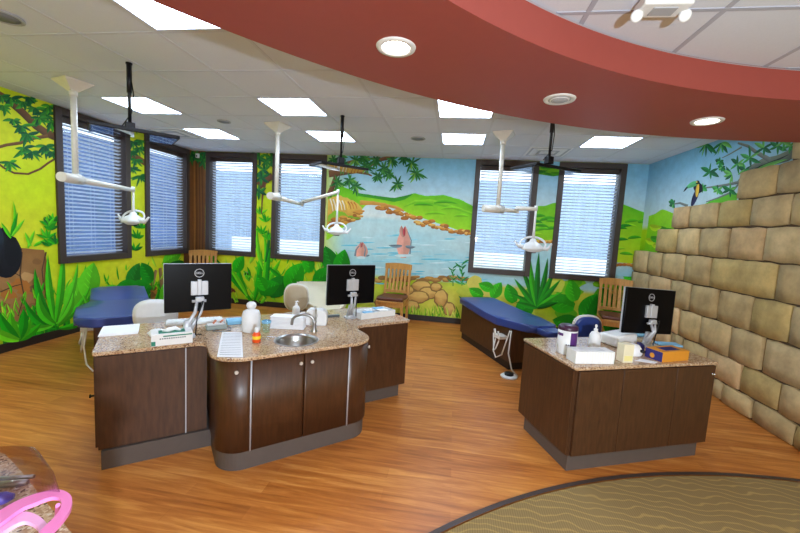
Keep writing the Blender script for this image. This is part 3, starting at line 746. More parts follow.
for x, y, L_, a0, a1 in ((722, 143, 13, 200, 340), (706, 144, 13, 190, 330), (710, 172, 9, 0, 360), (732, 175, 9, 100, 300), (738, 164, 10, 0, 360), (750, 158, 11, 0, 360), (764, 148, 10, 0, 360), (778, 146, 10, 0, 360), (790, 146, 10, 0, 360), (730, 190, 8, 0, 360), (718, 190, 6, 0, 360), (720, 162, 5, 0, 360), (703, 188, 5, 0, 360), (674, 204, 5, 60, 300), (745, 170, 8, 0, 360), (784, 142, 9, 0, 360), (722, 168, 4, 0, 360)):
    Rm.fan(x, y, 6, L_, 3, [(30, 128, 60), (70, 170, 80), (22, 104, 60), (110, 190, 90)], a0, a1)
# toucan
Rm.leaf((692, 206), (701, 184), 10, (34, 34, 78), -.05, .7, 8); Rm.blob(698.5, 188, 4.6, 5.4, (24, 26, 40)); Rm.leaf((697, 197), (699, 181), 6, (246, 196, 60), -.05, .9)
Rm.leaf((699, 183), (685, 189), 4.6, (96, 190, 120), .12, .8); Rm.leaf((688, 187), (683.5, 192), 2.6, (30, 36, 60), .05); Rm.blob(698, 182.5, 2, 2, (24, 26, 34)); Rm.blob(697, 182, .8, .8, (250, 230, 100))
Rm.done(wallR)

# ------------------------------------------------------------------ stone wall cladding along the right wall
def sy(px, py):
    d = ray(px, py); t = (XS-CAM.x)/d.x; p = CAM+d*t; return p.y, p.z
courses = [  # (z0, z1, left end y, joints measured, top wave)
    (0.0, .20, None, [(722.5, 388.8), (752.5, 405.6), (796.6, 424)]),
    (.20, .47, None, [(683, 337), (707.7, 348), (741.5, 364.5), (782.7, 375)]),
    (.47, .80, None, [(680, 310), (701, 321), (731.7, 330), (764, 342)]),
    (.80, 1.14, 3.99, [(649, 280), (671, 283), (691, 290), (718, 295), (752.7, 307), (792, 315)]),
    (1.14, 1.475, 3.99, [(647, 262), (662, 260), (685, 265), (710.5, 268), (776, 275)]),
    (1.475, 1.80, 3.36, [(677, 240), (699, 240), (728, 240), (764, 243)]),
    (1.80, 2.085, 3.03, [(689, 217), (718, 211), (750, 213), (791, 210)]),
    (2.085, 2.37, 1.95, [(776, 180)]),
    (2.37, 2.62, 1.38, [])]
sb = MB(); cl_ = sb.bm.loops.layers.float_color.new('Col')
STC = [(196, 166, 116), (188, 160, 112), (204, 174, 124), (180, 154, 110), (194, 168, 124), (190, 162, 104), (198, 164, 118)]
def stone(y0, y1, z0, z1, d):
    c = rgb(*random.choice(STC))[:3]; k = random.uniform(.9, 1.12); g = .006
    n0 = len(sb.bm.faces)
    a, b, e, f = y0+g, y1-g, z0+g, z1-g
    if b-a < .04: return
    nu, nv = max(2, int((b-a)/.09)), max(2, int((f-e)/.09)); rows = []
    j = lambda s_: random.uniform(-s_, s_)
    for iv in range(nv+1):
        r = []
        for iu in range(nu+1):
            u, v = iu/nu, iv/nv; edge = min(u, 1-u)*nu < .5 or min(v, 1-v)*nv < .5
            corner = (min(u, 1-u)*nu < .5) and (min(v, 1-v)*nv < .5)
            yy = a+(b-a)*u+(j(.006)); zz = e+(f-e)*v+(j(.006))
            if corner: yy += (.008 if u < .5 else -.008); zz += (.008 if v < .5 else -.008)
            r.append((XS+.006-d+(.010 if edge else j(.005)), yy, zz))
        rows.append(r)
    vs = sb.grid(rows, smooth=True)
    # sides back to the wall
    loop = [vs[0][i] for i in range(nu+1)]+[vs[q][nu] for q in range(1, nv+1)]+[vs[nv][i] for i in range(nu-1, -1, -1)]+[vs[q][0] for q in range(nv-1, 0, -1)]
    back = [sb.bm.verts.new((XS+.085, v.co.y, v.co.z)) for v in loop]
    for i in range(len(loop)): sb.bm.faces.new((loop[i], loop[(i+1) % len(loop)], back[(i+1) % len(back)], back[i]))
    sb.bm.faces.ensure_lookup_table()
    for fc in sb.bm.faces[n0:]:
        for l in fc.loops: l[cl_] = (c[0]*k, c[1]*k, c[2]*k, 1)
for z0, z1, le, js in courses:
    ys = sorted([sy(*p)[0] for p in js], reverse=True); le = le if le else 3.99
    if not le < 3.98 and (not ys or ys[0] < 3.2):
        y = 3.99; pre = []
        top = ys[0] if ys else 2
        while y-.5 > top: y -= random.uniform(.34, .48); pre.append(y)
        ys = pre+ys
    ys = [le]+ys
    y = ys[-1]
    while y > YF+.6: y -= random.uniform(.38, .62); ys.append(y)
    ys[-1] = YF+.01
    for a, b in zip(ys, ys[1:]):
        stone(b, a, z0, z1-(.0 if z1 < 2.6 else 0), random.uniform(.0, .022))
me_ = sb.build('wall_right_stone', M_STONE); struct(me_, 'stepped tan block stone wall')
me_.parent = None
mort = MB(); cm = mort
prof = [(3.98, 0), (3.98, 1.46), (3.35, 1.46), (3.35, 1.785), (3.02, 1.785), (3.02, 2.07), (1.94, 2.07), (1.94, 2.355), (1.37, 2.355), (1.37, 2.6), (YF+.01, 2.6), (YF+.01, 0)]
va = [cm.bm.verts.new((XS+.03, y, z)) for y, z in prof]; vb = [cm.bm.verts.new((XR, y, z)) for y, z in prof]
cm.bm.faces.new(va); cm.bm.faces.new(vb[::-1])
for i in range(len(prof)): cm.bm.faces.new((va[i], va[(i+1) % len(prof)], vb[(i+1) % len(prof)], vb[i]))
mo = cm.build('wall_right_mortar', mat('dark_mortar', (96, 76, 58), .9)); struct(mo)

# ------------------------------------------------------------------ ceiling fittings
TL = {(0, 2): 'lit square ceiling panel between the left and middle cream lamp mounts, nearer row', (-3, 2): 'lit square ceiling panel just right of the black pole over the left window',
      (-3, 4): 'lit square ceiling panel farthest left in the back row', (0, 4): 'lit square ceiling panel next to the black pole of the middle screen',
      (3, 2): 'lit ceiling panel cut off by the front of the red soffit, centre', (3, 4): 'lit square ceiling panel just left of the right hand cream lamp mount',
      (6, 4): 'lit square ceiling panel nearest the right corner of the room', (0, -1): 'large lit ceiling panel at the top left of the photo against the red soffit', (-3, -1): 'lit ceiling panel only just showing at the left edge of the photo'}
for c, r in TROF:
    t = thing('ceiling_light', TL[(c, r)], 'ceiling light', (c*T+T/2, r*T+T/2, H), 0, 'square lit ceiling panels')
    h = T/2-.012; mb = MB(); f = .022
    mb.box(-h, h, -h, -h+f, .0, .03).box(-h, h, h-f, h, 0, .03).box(-h, -h+f, -h+f, h-f, 0, .03).box(h-f, h, -h+f, h-f, 0, .03)
    mb.build('frame', M_TBAR, t)
    mb = MB(); mb.box(-h+f, h-f, -h+f, h-f, .012, .02); mb.build('diffuser', M_PANEL, t)
def downlight(p, lit, label):
    t = thing('downlight', label, 'downlight', p, 0, 'round fittings in the red soffit')
    mb = MB(); mb.lathe([(.068, -.002), (.072, -.008), (.096, -.008), (.1, 0), (.1, .004)]); mb.build('trim_ring', M_WHITE, t)
    mb = MB()
    if lit: mb.lathe([(0.0001, -.003), (.069, -.003), (.069, .002)]); mb.build('lens', M_LAMP, t)
    else:
        mb.lathe([(0.0001, -.018), (.03, -.018), (.045, -.012), (.069, -.006), (.069, .002)]); mb.build('louvre', mat('vent_grey', (176, 180, 190), .5), t)
        mb = MB()
        for rr in (.035, .052): mb.lathe([(rr, -.02+rr*.18), (rr+.007, -.02+rr*.18), (rr+.007, 0), (rr, 0)])
        mb.build('louvre_ring', M_WHITE, t)
downlight(atz(396, 47, SZ), True, 'lit round downlight in the red soffit, above the middle of the room')
downlight(atz(559.5, 99, SZ), False, 'unlit round vent fitting in the red soffit between two lit downlights')
downlight(atz(707, 121, SZ), True, 'lit round downlight in the red soffit toward the stone wall')
for (px, py), r, lb in (((2, 16), .11, 'round grey ceiling speaker at the top left edge of the photo'), ((418, 138.5), .1, 'round grey ceiling speaker in front of the middle of the back wall'), ((224, 121.5), .08, 'small round grey ceiling speaker between two lit ceiling panels at left')):
    t = thing('ceiling_speaker', lb, 'speaker', atz(px, py, H))
    mb = MB(); mb.lathe([(.0001, -.004), (r*.82, -.006), (r*.82, .004)]); mb.build('grille', mat('speaker_grille', (128, 132, 140), .7), t)
    mb = MB(); mb.lathe([(r*.82, -.003), (r*.86, -.011), (r, -.008), (r, .004), (r*.82, .004)]); mb.build('rim', mat('speaker_rim', (170, 172, 178), .6), t)
M_VANE = mat('pale_grey_metal', (176, 178, 184), .5)
def diffuser(c, r, label):
    t = thing('ceiling_vent', label, 'vent', (c*T+T/2, r*T+T/2, H))
    h = T/2-.02; mb = MB(); mb.box(-h, h, -h, h, -.003, .006); mb.build('plate', M_WHITE, t)
    for k, q in enumerate((.26, .2, .14)):
        mb = MB(); z = -.006-.005*k
        mb.box(-q, q, -q, -q+.03, z, z+.006).box(-q, q, q-.03, q, z, z+.006).box(-q, -q+.03, -q+.03, q-.03, z, z+.006).box(q-.03, q, -q+.03, q-.03, z, z+.006); mb.build('vane', M_VANE if k != 1 else M_WHITE, t)
diffuser(5, 5, 'square air vent in the ceiling above the black pole of the right hand screen')
diffuser(-4, 4, 'square air vent in the ceiling over the second left wall window')
# emergency light on the inner ceiling
p = atz(664, -1, UZ)
t = thing('emergency_light', 'white twin head emergency light on the raised white ceiling at the top right', 'emergency light', p, .03)
mb = MB(); mb.box(-.1, .1, -.055, .055, -.05, -.002, .008); mb.build('housing', M_WHITE, t)
mb = MB(); mb.box(-.05, .05, -.03, .03, -.054, -.049, .002); mb.build('faceplate', mat('pale_grey_plate', (176, 178, 184), .5), t)
for s_ in (-1, 1):
    mb = MB(); mb.cyl((s_*.09, .03, -.03), (s_*.1, .03, -.05), .01).lathe([(.0001, 0), (.016, 0), (.024, .018), (.026, .03), (.02, .034), (.0001, .036)], (s_*.1, .035, -.05), 20, True, Matrix.Rotation(math.radians(120), 3, 'X')); mb.build('lamp_head', M_WHITE, t)
# small white sensor in the corner
q = Vector((-2.72, YB-.03, 2.74))
t = thing('wall_sensor', 'small white box high on the painted trunk between two windows', 'sensor', q); mb = MB(); mb.box(-.03, .03, -.03, .03, -.04, .04, .01); mb.build('housing', M_WHITE, t); mb = MB(); mb.lathe([(.0001, .012), (.012, .008), (.015, 0)], (0, -.03, -.01), rot=Matrix.Rotation(pi/2, 3, 'X')); mb.build('lens', M_BLACK, t)
q = aty(247, 274, YB-.004)
t = thing('wall_outlet', 'silver socket plate on the jungle mural behind the left monitor', 'outlet', (q.x, YB-.006, q.z)); mb = MB(); mb.box(-.06, .06, -.01, .0, -.045, .045, .003); mb.build('plate', M_STEEL, t)
for s_ in (-.025, .025): mb = MB(); mb.box(s_-.012, s_+.012, -.014, -.009, -.02, .02, .002); mb.build('socket', M_BLACK, t)

# ------------------------------------------------------------------ island geometry
def frame_of(O, deg):
    a = math.radians(deg); return lambda x, y, z=0: Vector((O[0]+x*math.cos(a)-y*math.sin(a), O[1]+x*math.sin(a)+y*math.cos(a), z))
IO = (.03, -.54); IA = math.radians(41.5); isl = frame_of(IO, 41.5)
RO = (2.964, .102); RA = math.radians(22.4); rds = frame_of(RO, 22.4)
TOP = .745; TH = .024; UB = TOP-TH; KZ = .12
def fillet(pts, n=6):
    """pts: (x,y,r) outline with corner radii"""
    out = []; m = len(pts)
    for i in range(m):
        a, b, c = Vector(pts[i-1][:2]), Vector(pts[i][:2]), Vector(pts[(i+1) % m][:2]); r = pts[i][2]
        if r == 0: out.append(tuple(b)); continue
        u, v = (a-b).normalized(), (c-b).normalized(); ang = u.angle(v); d = r/math.tan(ang/2)
        p0, p1 = b+u*d, b+v*d; ctr = b+(u+v).normalized()*(r/math.sin(ang/2))
        a0 = math.atan2(p0.y-ctr.y, p0.x-ctr.x); a1 = math.atan2(p1.y-ctr.y, p1.x-ctr.x)
        da = (a1-a0+pi) % (2*pi)-pi
        for k in range(n+1): t_ = a0+da*k/n; out.append((ctr.x+r*math.cos(t_), ctr.y+r*math.sin(t_)))
    return out
IZ = IO[0], IO[1], 0
# worktop
o = MB()
outline = fillet([(0, 0, .015), (.60, -.012, .04), (.60, -.432, .17), (1.708, -.432, .17), (1.708, 0, .09), (2.31, 0, .02), (2.31, .46, .03), (2.16, .64, .03), (0, .64, .015)])
o.prism(outline, UB, TOP, .008)
wt = o.build('worktop', M_GRAN, None, IZ); wt.rotation_euler = (0, 0, IA)
tag(wt, 'speckled tan granite worktop of the island with the round sink', 'worktop')
SKC = (1.166, -.205); SR = .147
# cut the sink opening
cb = MB(); cb.cyl((SKC[0], SKC[1], UB-.05), (SKC[0], SKC[1], TOP+.05), SR, seg=48)
me_c = bpy.data.meshes.new('cut'); cb.bm.to_mesh(me_c); cb.bm.free(); co = bpy.data.objects.new('cut', me_c); COL.objects.link(co); co.location = IZ; co.rotation_euler = (0, 0, IA)
md = wt.modifiers.new('b', 'BOOLEAN'); md.object = co; md.operation = 'DIFFERENCE'; md.solver = 'EXACT'
bpy.context.view_layer.update()
dg = bpy.context.evaluated_depsgraph_get(); nm = bpy.data.meshes.new_from_object(wt.evaluated_get(dg)); wt.modifiers.clear(); wt.data = nm
bpy.data.objects.remove(co)
# sink
p = isl(SKC[0], SKC[1], TOP)
t = thing('round_sink', 'round stainless steel sink set into the granite island worktop', 'sink', p, IA)
mb = MB(); r = SR-.002
mb.lathe([(r+.012, .003), (r+.012, -.001), (r, -.001), (r-.004, -.02), (r-.012, -.12), (r-.045, -.15), (.03, -.158), (.0001, -.16)], seg=48)
mb.lathe([(r+.012, .003), (r-.002, .004), (r-.008, -.02), (r-.016, -.118), (r-.05, -.146), (.0001, -.154)], seg=48); mb.build('bowl', M_STEEL, t)
mb = MB(); mb.lathe([(.0001, -.148), (.02, -.148), (.026, -.152), (.026, -.156)]); mb.build('drain', M_CHROME, t)
# faucet
p = atz(314, 331.5, TOP)
t = thing('faucet', 'curved brushed metal gooseneck faucet behind the round sink', 'faucet', p, IA)
mb = MB(); mb.lathe([(.027, 0), (.027, .008), (.018, .02), (.016, .07), (.0001, .075)]); mb.build('base', M_STEEL, t)
mb = MB(); d = Matrix.Rotation(-IA, 3, 'Z') @ Vector((-.97, -.24, 0)); pts = [Vector((0, 0, .05))]+[Vector((0, 0, .075))+d*(.085-.085*math.cos(a))+Vector((0, 0, .06*math.sin(a))) for a in [pi*k/12 for k in range(13)]]+[Vector((0, 0, .05))+d*.172]
mb.tube(pts, [.012]*10+[.011]*5, 12); mb.build('spout', M_STEEL, t)
mb = MB(); mb.lathe([(.017, .068), (.02, .078), (.014, .09), (.0001, .09)]).tube([(0, 0, .07), (.016, .004, .12), (.012, .006, .17), (.0, .0, .2)], [.01, .009, .007, .006], 8); mb.build('lever', M_STEEL, t)

def cab_body(t, pts, z0, z1, name='body'):
    mb = MB(); mb.prism(pts, z0, z1, .003); return mb.build(name, M_CAB, t)
# left cabinet unit
t = thing('base_cabinet', 'dark brown cabinet at the left end of the island, under the paper and glove box', 'cabinet', IZ, IA, 'island cabinet units')
cab_body(t, [(.018, .014), (.61, -.012), (.61, .62), (.018, .62)], KZ, UB)
mb = MB(); mb.prism([(.034, -.014), (.64, -.036), (.64, .58), (.034, .58)], 0, KZ); mb.build('toe_kick', M_TOE, t)
mb = MB(); mb.prism([(.02, .001), (.480, -.013), (.482, .004), (.02, .0165)], KZ+.004, UB-.006, .002); mb.build('front_panel', M_CAB, t)
mb = MB(); mb.prism([(.489, -.0135), (.583, -.0165), (.583, .001), (.489, .0035)], KZ+.004, UB-.006, .002); mb.build('filler_panel', M_CAB, t)
mb = MB(); mb.prism([(.4815, -.014), (.4875, -.0143), (.489, .004), (.482, .004)], KZ+.002, UB-.004); mb.build('edge_strip', M_SILVER, t)
mb = MB(); mb.box(.002, .019, .04, .60, KZ+.004, UB-.006, .002); dr = mb.build('door', M_CAB, t)
mb = MB(); mb.cyl((.002, .1, .44), (-.02, .1, .44), .006, seg=10).cyl((-.02, .1, .44), (-.028, .1, .44), .012, seg=12); mb.build('knob', M_BLACK, dr)
# centre sink cabinet
t = thing('sink_cabinet', 'dark brown rounded cabinet carrying the round sink in the middle of the island', 'cabinet', IZ, IA, 'island cabinet units')
ins = lambda d: fillet([(.61+d, 0, 0), (.61+d, -.435+d, .155), (1.715-d, -.435+d, .155), (1.715-d, 0, 0), (1.715-d, .6, 0), (.65, .6, 0), (.65, .0, 0)], 10)
def offs_shell(u0, u1, z0, z1, d_out, d_in):
    """door skin following the rounded front between two arc-length fractions"""
    path = lambda d: fillet([(.61+d, 0, 0), (.61+d, -.435+d, .17-d), (1.715-d, -.435+d, .17-d), (1.715-d, 0, 0)], 12)
    A, Bp = path(d_out), path(d_in)
    def cum(P_):
        L_ = [0]
        for a, b in zip(P_, P_[1:]): L_.append(L_[-1]+math.dist(a, b))
        return L_
    def samp(P_, L_, x):
        x *= L_[-1]
        for i in range(len(P_)-1):
            if x <= L_[i+1]+1e-9: f = (x-L_[i])/max(1e-9, L_[i+1]-L_[i]); return (P_[i][0]+(P_[i+1][0]-P_[i][0])*f, P_[i][1]+(P_[i+1][1]-P_[i][1])*f)
        return P_[-1]
    LA, LB = cum(A), cum(Bp); n = 26
    us = [u0+(u1-u0)*k/n for k in range(n+1)]
    out = [samp(A, LA, u) for u in us]; inn = [samp(Bp, LB, u) for u in us]
    mb = MB(); mb.prism(out+inn[::-1], z0, z1)
    for f in mb.bm.faces: f.smooth = abs(f.normal.z) < .5 and len(f.verts) == 4
    return mb
mb = MB(); mb.prism(ins(.045), KZ, UB-.002); mb.bm.normal_update()
bmesh.ops.delete(mb.bm, geom=[f for f in mb.bm.faces if len(f.verts) > 8 and f.calc_center_median().z > .5], context='FACES'); bo = mb.build('body', M_CAB, t, normals=False)
mb = MB(); mb.prism(ins(.025), 0, KZ); mb.build('toe_kick', M_TOE, t)
segs = [(.0, .304, 'door'), (.308, .496, 'door'), (.498, .682, 'door'), (.686, 1.0, 'door')]
# total path length: straight side + arc + front + arc + side ; fractions chosen to match the seams in the photograph
kn = [(.615, -.37, 1.), (1.10, -.463, 0), (1.155, -.463, 0), (1.716, -.34, 2.)]
knobs = [((.735, -.408), (-.25, -.95)), ((1.128, -.419), (0, -1)), ((1.205, -.419), (0, -1)), ((1.695, -.3), (.95, -.3))]
for (u0, u1, nm_), (kp, kd) in zip(segs, knobs):
    dd = offs_shell(u0+.001, u1-.001, KZ+.004, UB-.006, .016, .034).build('door', M_CAB, t)
    mb = MB(); kd = Vector((kd[0], kd[1], 0)).normalized(); P0 = Vector((kp[0], kp[1], .655))
    mb.cyl(P0-kd*.01, P0+kd*.014, .005, seg=10).cyl(P0+kd*.012, P0+kd*.022, .013, .011, seg=14); mb.build('knob', M_NICK, dd)
for u in (.306, .684):
    offs_shell(u-.0022, u+.0022, KZ+.002, UB-.004, .0145, .034).build('edge_strip', M_SILVER, t)
# right wing cabinet
t = thing('base_cabinet', 'dark brown cabinet at the right end of the island, under the tray of blue packets', 'cabinet', IZ, IA, 'island cabinet units')
cab_body(t, [(1.73, .03), (2.29, .03), (2.29, .45), (2.13, .61), (1.73, .61)], KZ, UB)
mb = MB(); mb.prism([(1.73, .05), (2.25, .05), (2.25, .42), (2.1, .56), (1.73, .56)], 0, KZ); mb.build('toe_kick', M_TOE, t)
mb = MB(); mb.box(1.755, 2.292, .012, .031, KZ+.004, UB-.006, .002); mb.build('front_panel', M_CAB, t)

# right hand desk
RZ = (RO[0], RO[1], 0)
t = thing('desk_cabinet', 'dark brown cabinet of the separate right hand desk near the stone wall', 'cabinet', RZ, RA)
mb = MB(); mb.prism([(.012, .02), (1.212, .02), (1.212, .64), (.035, .64)], KZ, UB, .003); mb.build('body', M_CAB, t)
mb = MB(); mb.prism([(.03, .036), (1.175, .036), (1.175, .58), (.05, .58)], 0, KZ); mb.build('toe_kick', M_TOE, t)
for a, b in ((.03, .385), (.39, .85), (.855, 1.21)):
    mb = MB(); mb.box(a, b, .002, .021, KZ+.004, UB-.006, .002); dd = mb.build('door', M_CAB, t)
for x_ in (1.175, 1.195):
    mb = MB(); mb.cyl((x_, .004, .655), (x_, -.01, .655), .0065, seg=12); mb.build('lock', M_CHROME, dd)
mb = MB(); mb.prism([(.001, .024), (.014, .024), (.034, .635), (.021, .635)], KZ+.004, UB-.006, .002); mb.build('side_panel', M_CAB, t)
mb = MB(); mb.prism(fillet([(-.003, .0, .02), (1.232, -.004, .02), (1.232, .665, .02), (.022, .665, .02)], 4), UB, TOP, .008)
w2 = mb.build('worktop', M_GRAN, None, RZ); w2.rotation_euler = (0, 0, RA); tag(w2, 'speckled tan granite worktop of the separate right hand desk', 'worktop')

# ------------------------------------------------------------------ monitors
def text_mesh(txt, size, m, parent, loc, rot, ext=.0008):
    cu = bpy.data.curves.new('lettering', 'FONT'); cu.body = txt; cu.size = size; cu.extrude = ext; cu.align_x = 'CENTER'; cu.align_y = 'CENTER'
    ob = bpy.data.objects.new('tmp', cu); COL.objects.link(ob); bpy.context.view_layer.update()
    me = bpy.data.meshes.new_from_object(ob.evaluated_get(bpy.context.evaluated_depsgraph_get())); bpy.data.objects.remove(ob)
    me.materials.append(m); o = bpy.data.objects.new('lettering', me); COL.objects.link(o); o.parent = parent; o.location = loc; o.rotation_euler = rot
    return o
def monitor(ctr, rz, w, h, base, label, tilt=0, roll=0):
    """ctr: centre of the screen back; its back faces local -y"""
    t = thing('computer_monitor', label, 'monitor', (base[0], base[1], TOP), rz, 'computer monitors on the desks')
    L = Vector(ctr)-Vector((base[0], base[1], TOP)); c, s_ = math.cos(-rz), math.sin(-rz); L = Vector((L.x*c-L.y*s_, L.x*s_+L.y*c, L.z))
    R_ = Matrix.Rotation(tilt, 3, 'X') @ Matrix.Rotation(roll, 3, 'Y')
    mb = MB(); mb.box(-w/2, w/2, 0, .03, -h/2, h/2, .006)
    for v in mb.bm.verts: v.co = R_ @ v.co + L
    sc = mb.build('casing', M_MON, t)
    mb = MB()
    f = .008
    mb.box(-w/2-.001, w/2+.001, .018, .033, h/2-f, h/2+.0015).box(-w/2-.001, -w/2+f, .018, .033, -h/2, h/2).box(w/2-f, w/2+.001, .018, .033, -h/2, h/2).box(-w/2, w/2, .018, .033, -h/2-.001, -h/2+f)
    for v in mb.bm.verts: v.co = R_ @ v.co + L
    mb.build('bezel', M_SILVER, t)
    mb = MB(); mb.box(-w/2+.012, w/2-.012, .031, .034, -h/2+.012, h/2-.012)
    for v in mb.bm.verts: v.co = R_ @ v.co + L
    mb.build('screen', M_SCREEN, t)
    mb = MB(); k = 28; ro, ri = .031, .0272
    mb.lathe([(ri, -.0005), (ro, -.0005), (ro, .0015), (ri, .0015), (ri, -.0005)], seg=k, rot=Matrix.Rotation(pi/2, 3, 'X'))
    for v in mb.bm.verts: v.co = R_ @ (v.co+Vector((0, -.0008, h*.31))) + L
    lg = mb.build('logo_ring', M_SILVER, t)
    q = L+R_ @ Vector((0, -.0018, h*.31))
    text_mesh('DELL', .0215, M_SILVER, lg, q, (pi/2+tilt, 0, 0))
    mb = MB(); mb.box(-.055, -.012, -.022, -.001, -.05, .05, .003).box(.012, .055, -.022, -.001, -.05, .05, .003).box(-.013, .013, -.026, -.001, -.05, .062, .003)
    for xx in (-.045, -.028, .028, .045):
        for zz in (-.04, 0, .04): mb.cyl((xx, -.021, zz), (xx, -.0235, zz), .004, seg=8)
    for v in mb.bm.verts: v.co = R_ @ v.co + L
    mb.build('mount_plate', M_SILVER, t)
    z0 = L.z-.07
    mb = MB(); mb.box(-.028, .028, -.05, -.018, -.095, -.06, .006).cyl((-.05, -.035, -.09), (.04, -.035, -.09), .010, seg=12)
    for v in mb.bm.verts: v.co = v.co + L
    mb.build('hinge', M_SILVER, t)
    b0 = Vector((0, 0, .012)); top = L+Vector((0, -.04, -.095))
    mb = MB(); md_ = Vector((L.x-.02, L.y-.06, (top.z)*.5+.02))
    mb.tube([top+Vector((-.02, 0, 0)), Vector((md_.x-.015, md_.y-.02, top.z*.72)), Vector((md_.x*.5-.02, md_.y*.5-.01, top.z*.45)), Vector((-.012, 0, .03))], [.010, .012, .015, .02], 10)
    mb.tube([top+Vector((.02, 0, 0)), Vector((md_.x+.025, md_.y, top.z*.7)), Vector((md_.x*.5+.015, md_.y*.5, top.z*.42)), Vector((.012, 0, .03))], [.008, .010, .013, .018], 10)
    mb.build('arm', M_SILVER, t)
    mb = MB(); mb.prism(fillet([(-.05, -.045, .02), (.05, -.045, .02), (.05, .05, .02), (-.05, .05, .02)], 5), 0, .014, .004); mb.lathe([(.036, .012), (.03, .05), (.022, .09), (.018, .12), (.0001, .12)], (0, 0, 0), sx=1.1, sy=.8)
    mb.build('stand_base', M_SILVER, t)
    mb = MB(); mb.tube([L+Vector((.01, -.03, -.1)), L*0.6+Vector((.05, -.05, .05)), L*.35+Vector((.03, -.05, .02)), Vector((.05, -.02, .02)), Vector((.09, .02, .006))], .0045, 8); mb.build('cable', M_BLACK, t)
    return t
monitor((.32, .01, 1.08), math.radians(43), .43, .345, isl(.50, .14, 0).to_2d(), 'black monitor seen from behind, on a silver arm at the left end of the island')
monitor((1.243, .77, 1.068), math.radians(41), .46, .35, atz(350, 318, TOP).to_2d(), 'black monitor seen from behind, on a silver arm at the right end of the island')
monitor((3.735, .855, 1.03), math.radians(24), .515, .37, atz(646, 346, TOP).to_2d(), 'black monitor seen from behind on the separate desk beside the stone wall', -.05, math.radians(3))

# ------------------------------------------------------------------ small desk things
def carton(name, label, cat, O, rz, dx, dy, dz, m=M_CARTON, z=TOP, group=None):
    t = thing(name, label, cat, (O[0], O[1], z+.0006), rz, group)
    mb = MB(); mb.box(-dx/2, dx/2, -dy/2, dy/2, 0, dz, .002); mb.build('carton', m, t); return t
def two(v): return (v[0], v[1])
# glove box on the left
p = isl(.408, .055)
t = carton('glove_box', 'white and green glove box at the front edge of the island by the left monitor', 'box', p, IA+math.radians(1), .232, .12, .076)
mb = MB(); mb.box(-.075, .075, -.04, .04, .076, .0772, .0); o2 = mb.build('opening', M_TEAL, t)
mb = MB(); mb.tube([(-.05, .01, .077), (-.02, -.01, .09), (.02, .015, .092), (.05, 0, .077)], [.008, .016, .014, .006], 8); mb.build('glove', M_PAPER, t)
mb = MB(); mb.box(-.115, -.092, -.0608, -.0598, .004, .032).box(-.05, .112, -.0608, -.0598, .058, .066); mb.build('printed_panel', M_TEAL, t)
mb = MB()
for k in range(12): mb.box(-.07+k*.0125, -.0615+k*.0125, -.0608, -.0598, .042, .05)
mb.build('printed_line', M_GREYINK, t)
# paper stack left
q = [isl(.02, .36), isl(.235, .36), isl(.25, .55), isl(.03, .57)]
c_ = sum(q, Vector())/4+Vector((-.03, -.015, 0))
t = thing('paper_stack', 'pad of white paper lying on the left corner of the island', 'paper', (c_.x, c_.y, TOP+.0006), IA)
for k in range(3):
    mb = MB(); mb.box(-.11+.003*k, .11+.002*k, -.12+.004*k, .115, .005*k, .005*k+.0045); mb.build('sheets', M_PAPER, t)
# tissue paper ball & yellow bag behind the glove box
p = isl(.33, .23); mb = MB(); mb.lathe([(.0001, 0), (.05, 0), (.062, .02), (.045, .04), (.02, .05), (.0001, .048)], sx=1.25, sy=.8, seg=14)
for v in mb.bm.verts: v.co += Vector((random.uniform(-.006, .006), random.uniform(-.006, .006), random.uniform(0, .005)))
o = mb.build('crumpled_tissue', M_PAPER, None, (p.x, p.y, TOP+.0006)); tag(o, 'crumpled white tissue behind the green and white glove box', 'tissue')
# keyboard behind monitor
p = isl(.58, .545)
t = thing('keyboard', 'white keyboard on the far side of the island behind the left monitor', 'keyboard', (p.x, p.y, TOP+.0006), IA-.05)
mb = MB(); mb.box(-.2, .2, -.07, .07, 0, .018, .005); mb.build('casing', M_WHITE, t)
mb = MB()
for r_ in range(5):
    for k in range(14): mb.box(-.19+k*.027, -.167+k*.027, -.06+r_*.025, -.039+r_*.025, .0185, .024, 0)
kk = mb.build('keys', M_CARTON, t); kk['kind'] = 'stuff'
# curing unit grey device
p = atz(216, 329, TOP)
t = thing('handpiece_holder', 'grey and white instrument unit with coiled lead beside the left monitor', 'device', (p.x, p.y, TOP+.0006), IA)
mb = MB(); mb.box(-.07, .07, -.035, .035, 0, .035, .008); mb.build('casing', mat('grey_green_plastic', (150, 160, 156), .45), t)
mb = MB(); mb.box(-.06, .055, -.03, .03, .035, .042, .004); mb.build('lid', M_WHITE, t)
mb = MB(); mb.tube([(.07, -.01, .02), (.1, -.04, .008), (.09, -.09, .005), (.02, -.1, .005), (-.03, -.075, .005), (.0, -.045, .01)], .0035, 8); mb.build('lead', M_MOUNT, t)
mb = MB(); mb.cyl((-.02, 0, .045), (.0, 0, .07), .008).cyl((.03, .01, .045), (.05, .01, .066), .007); mb.build('tip', mat('peach_plastic', (206, 130, 100), .5), t)
# pale blue bags
p = atz(240, 322.5, TOP)
t = carton('packet', 'flat pale blue packet lying behind the white jug', 'packet', two(p), IA, .2, .11, .03, M_BLUEP)
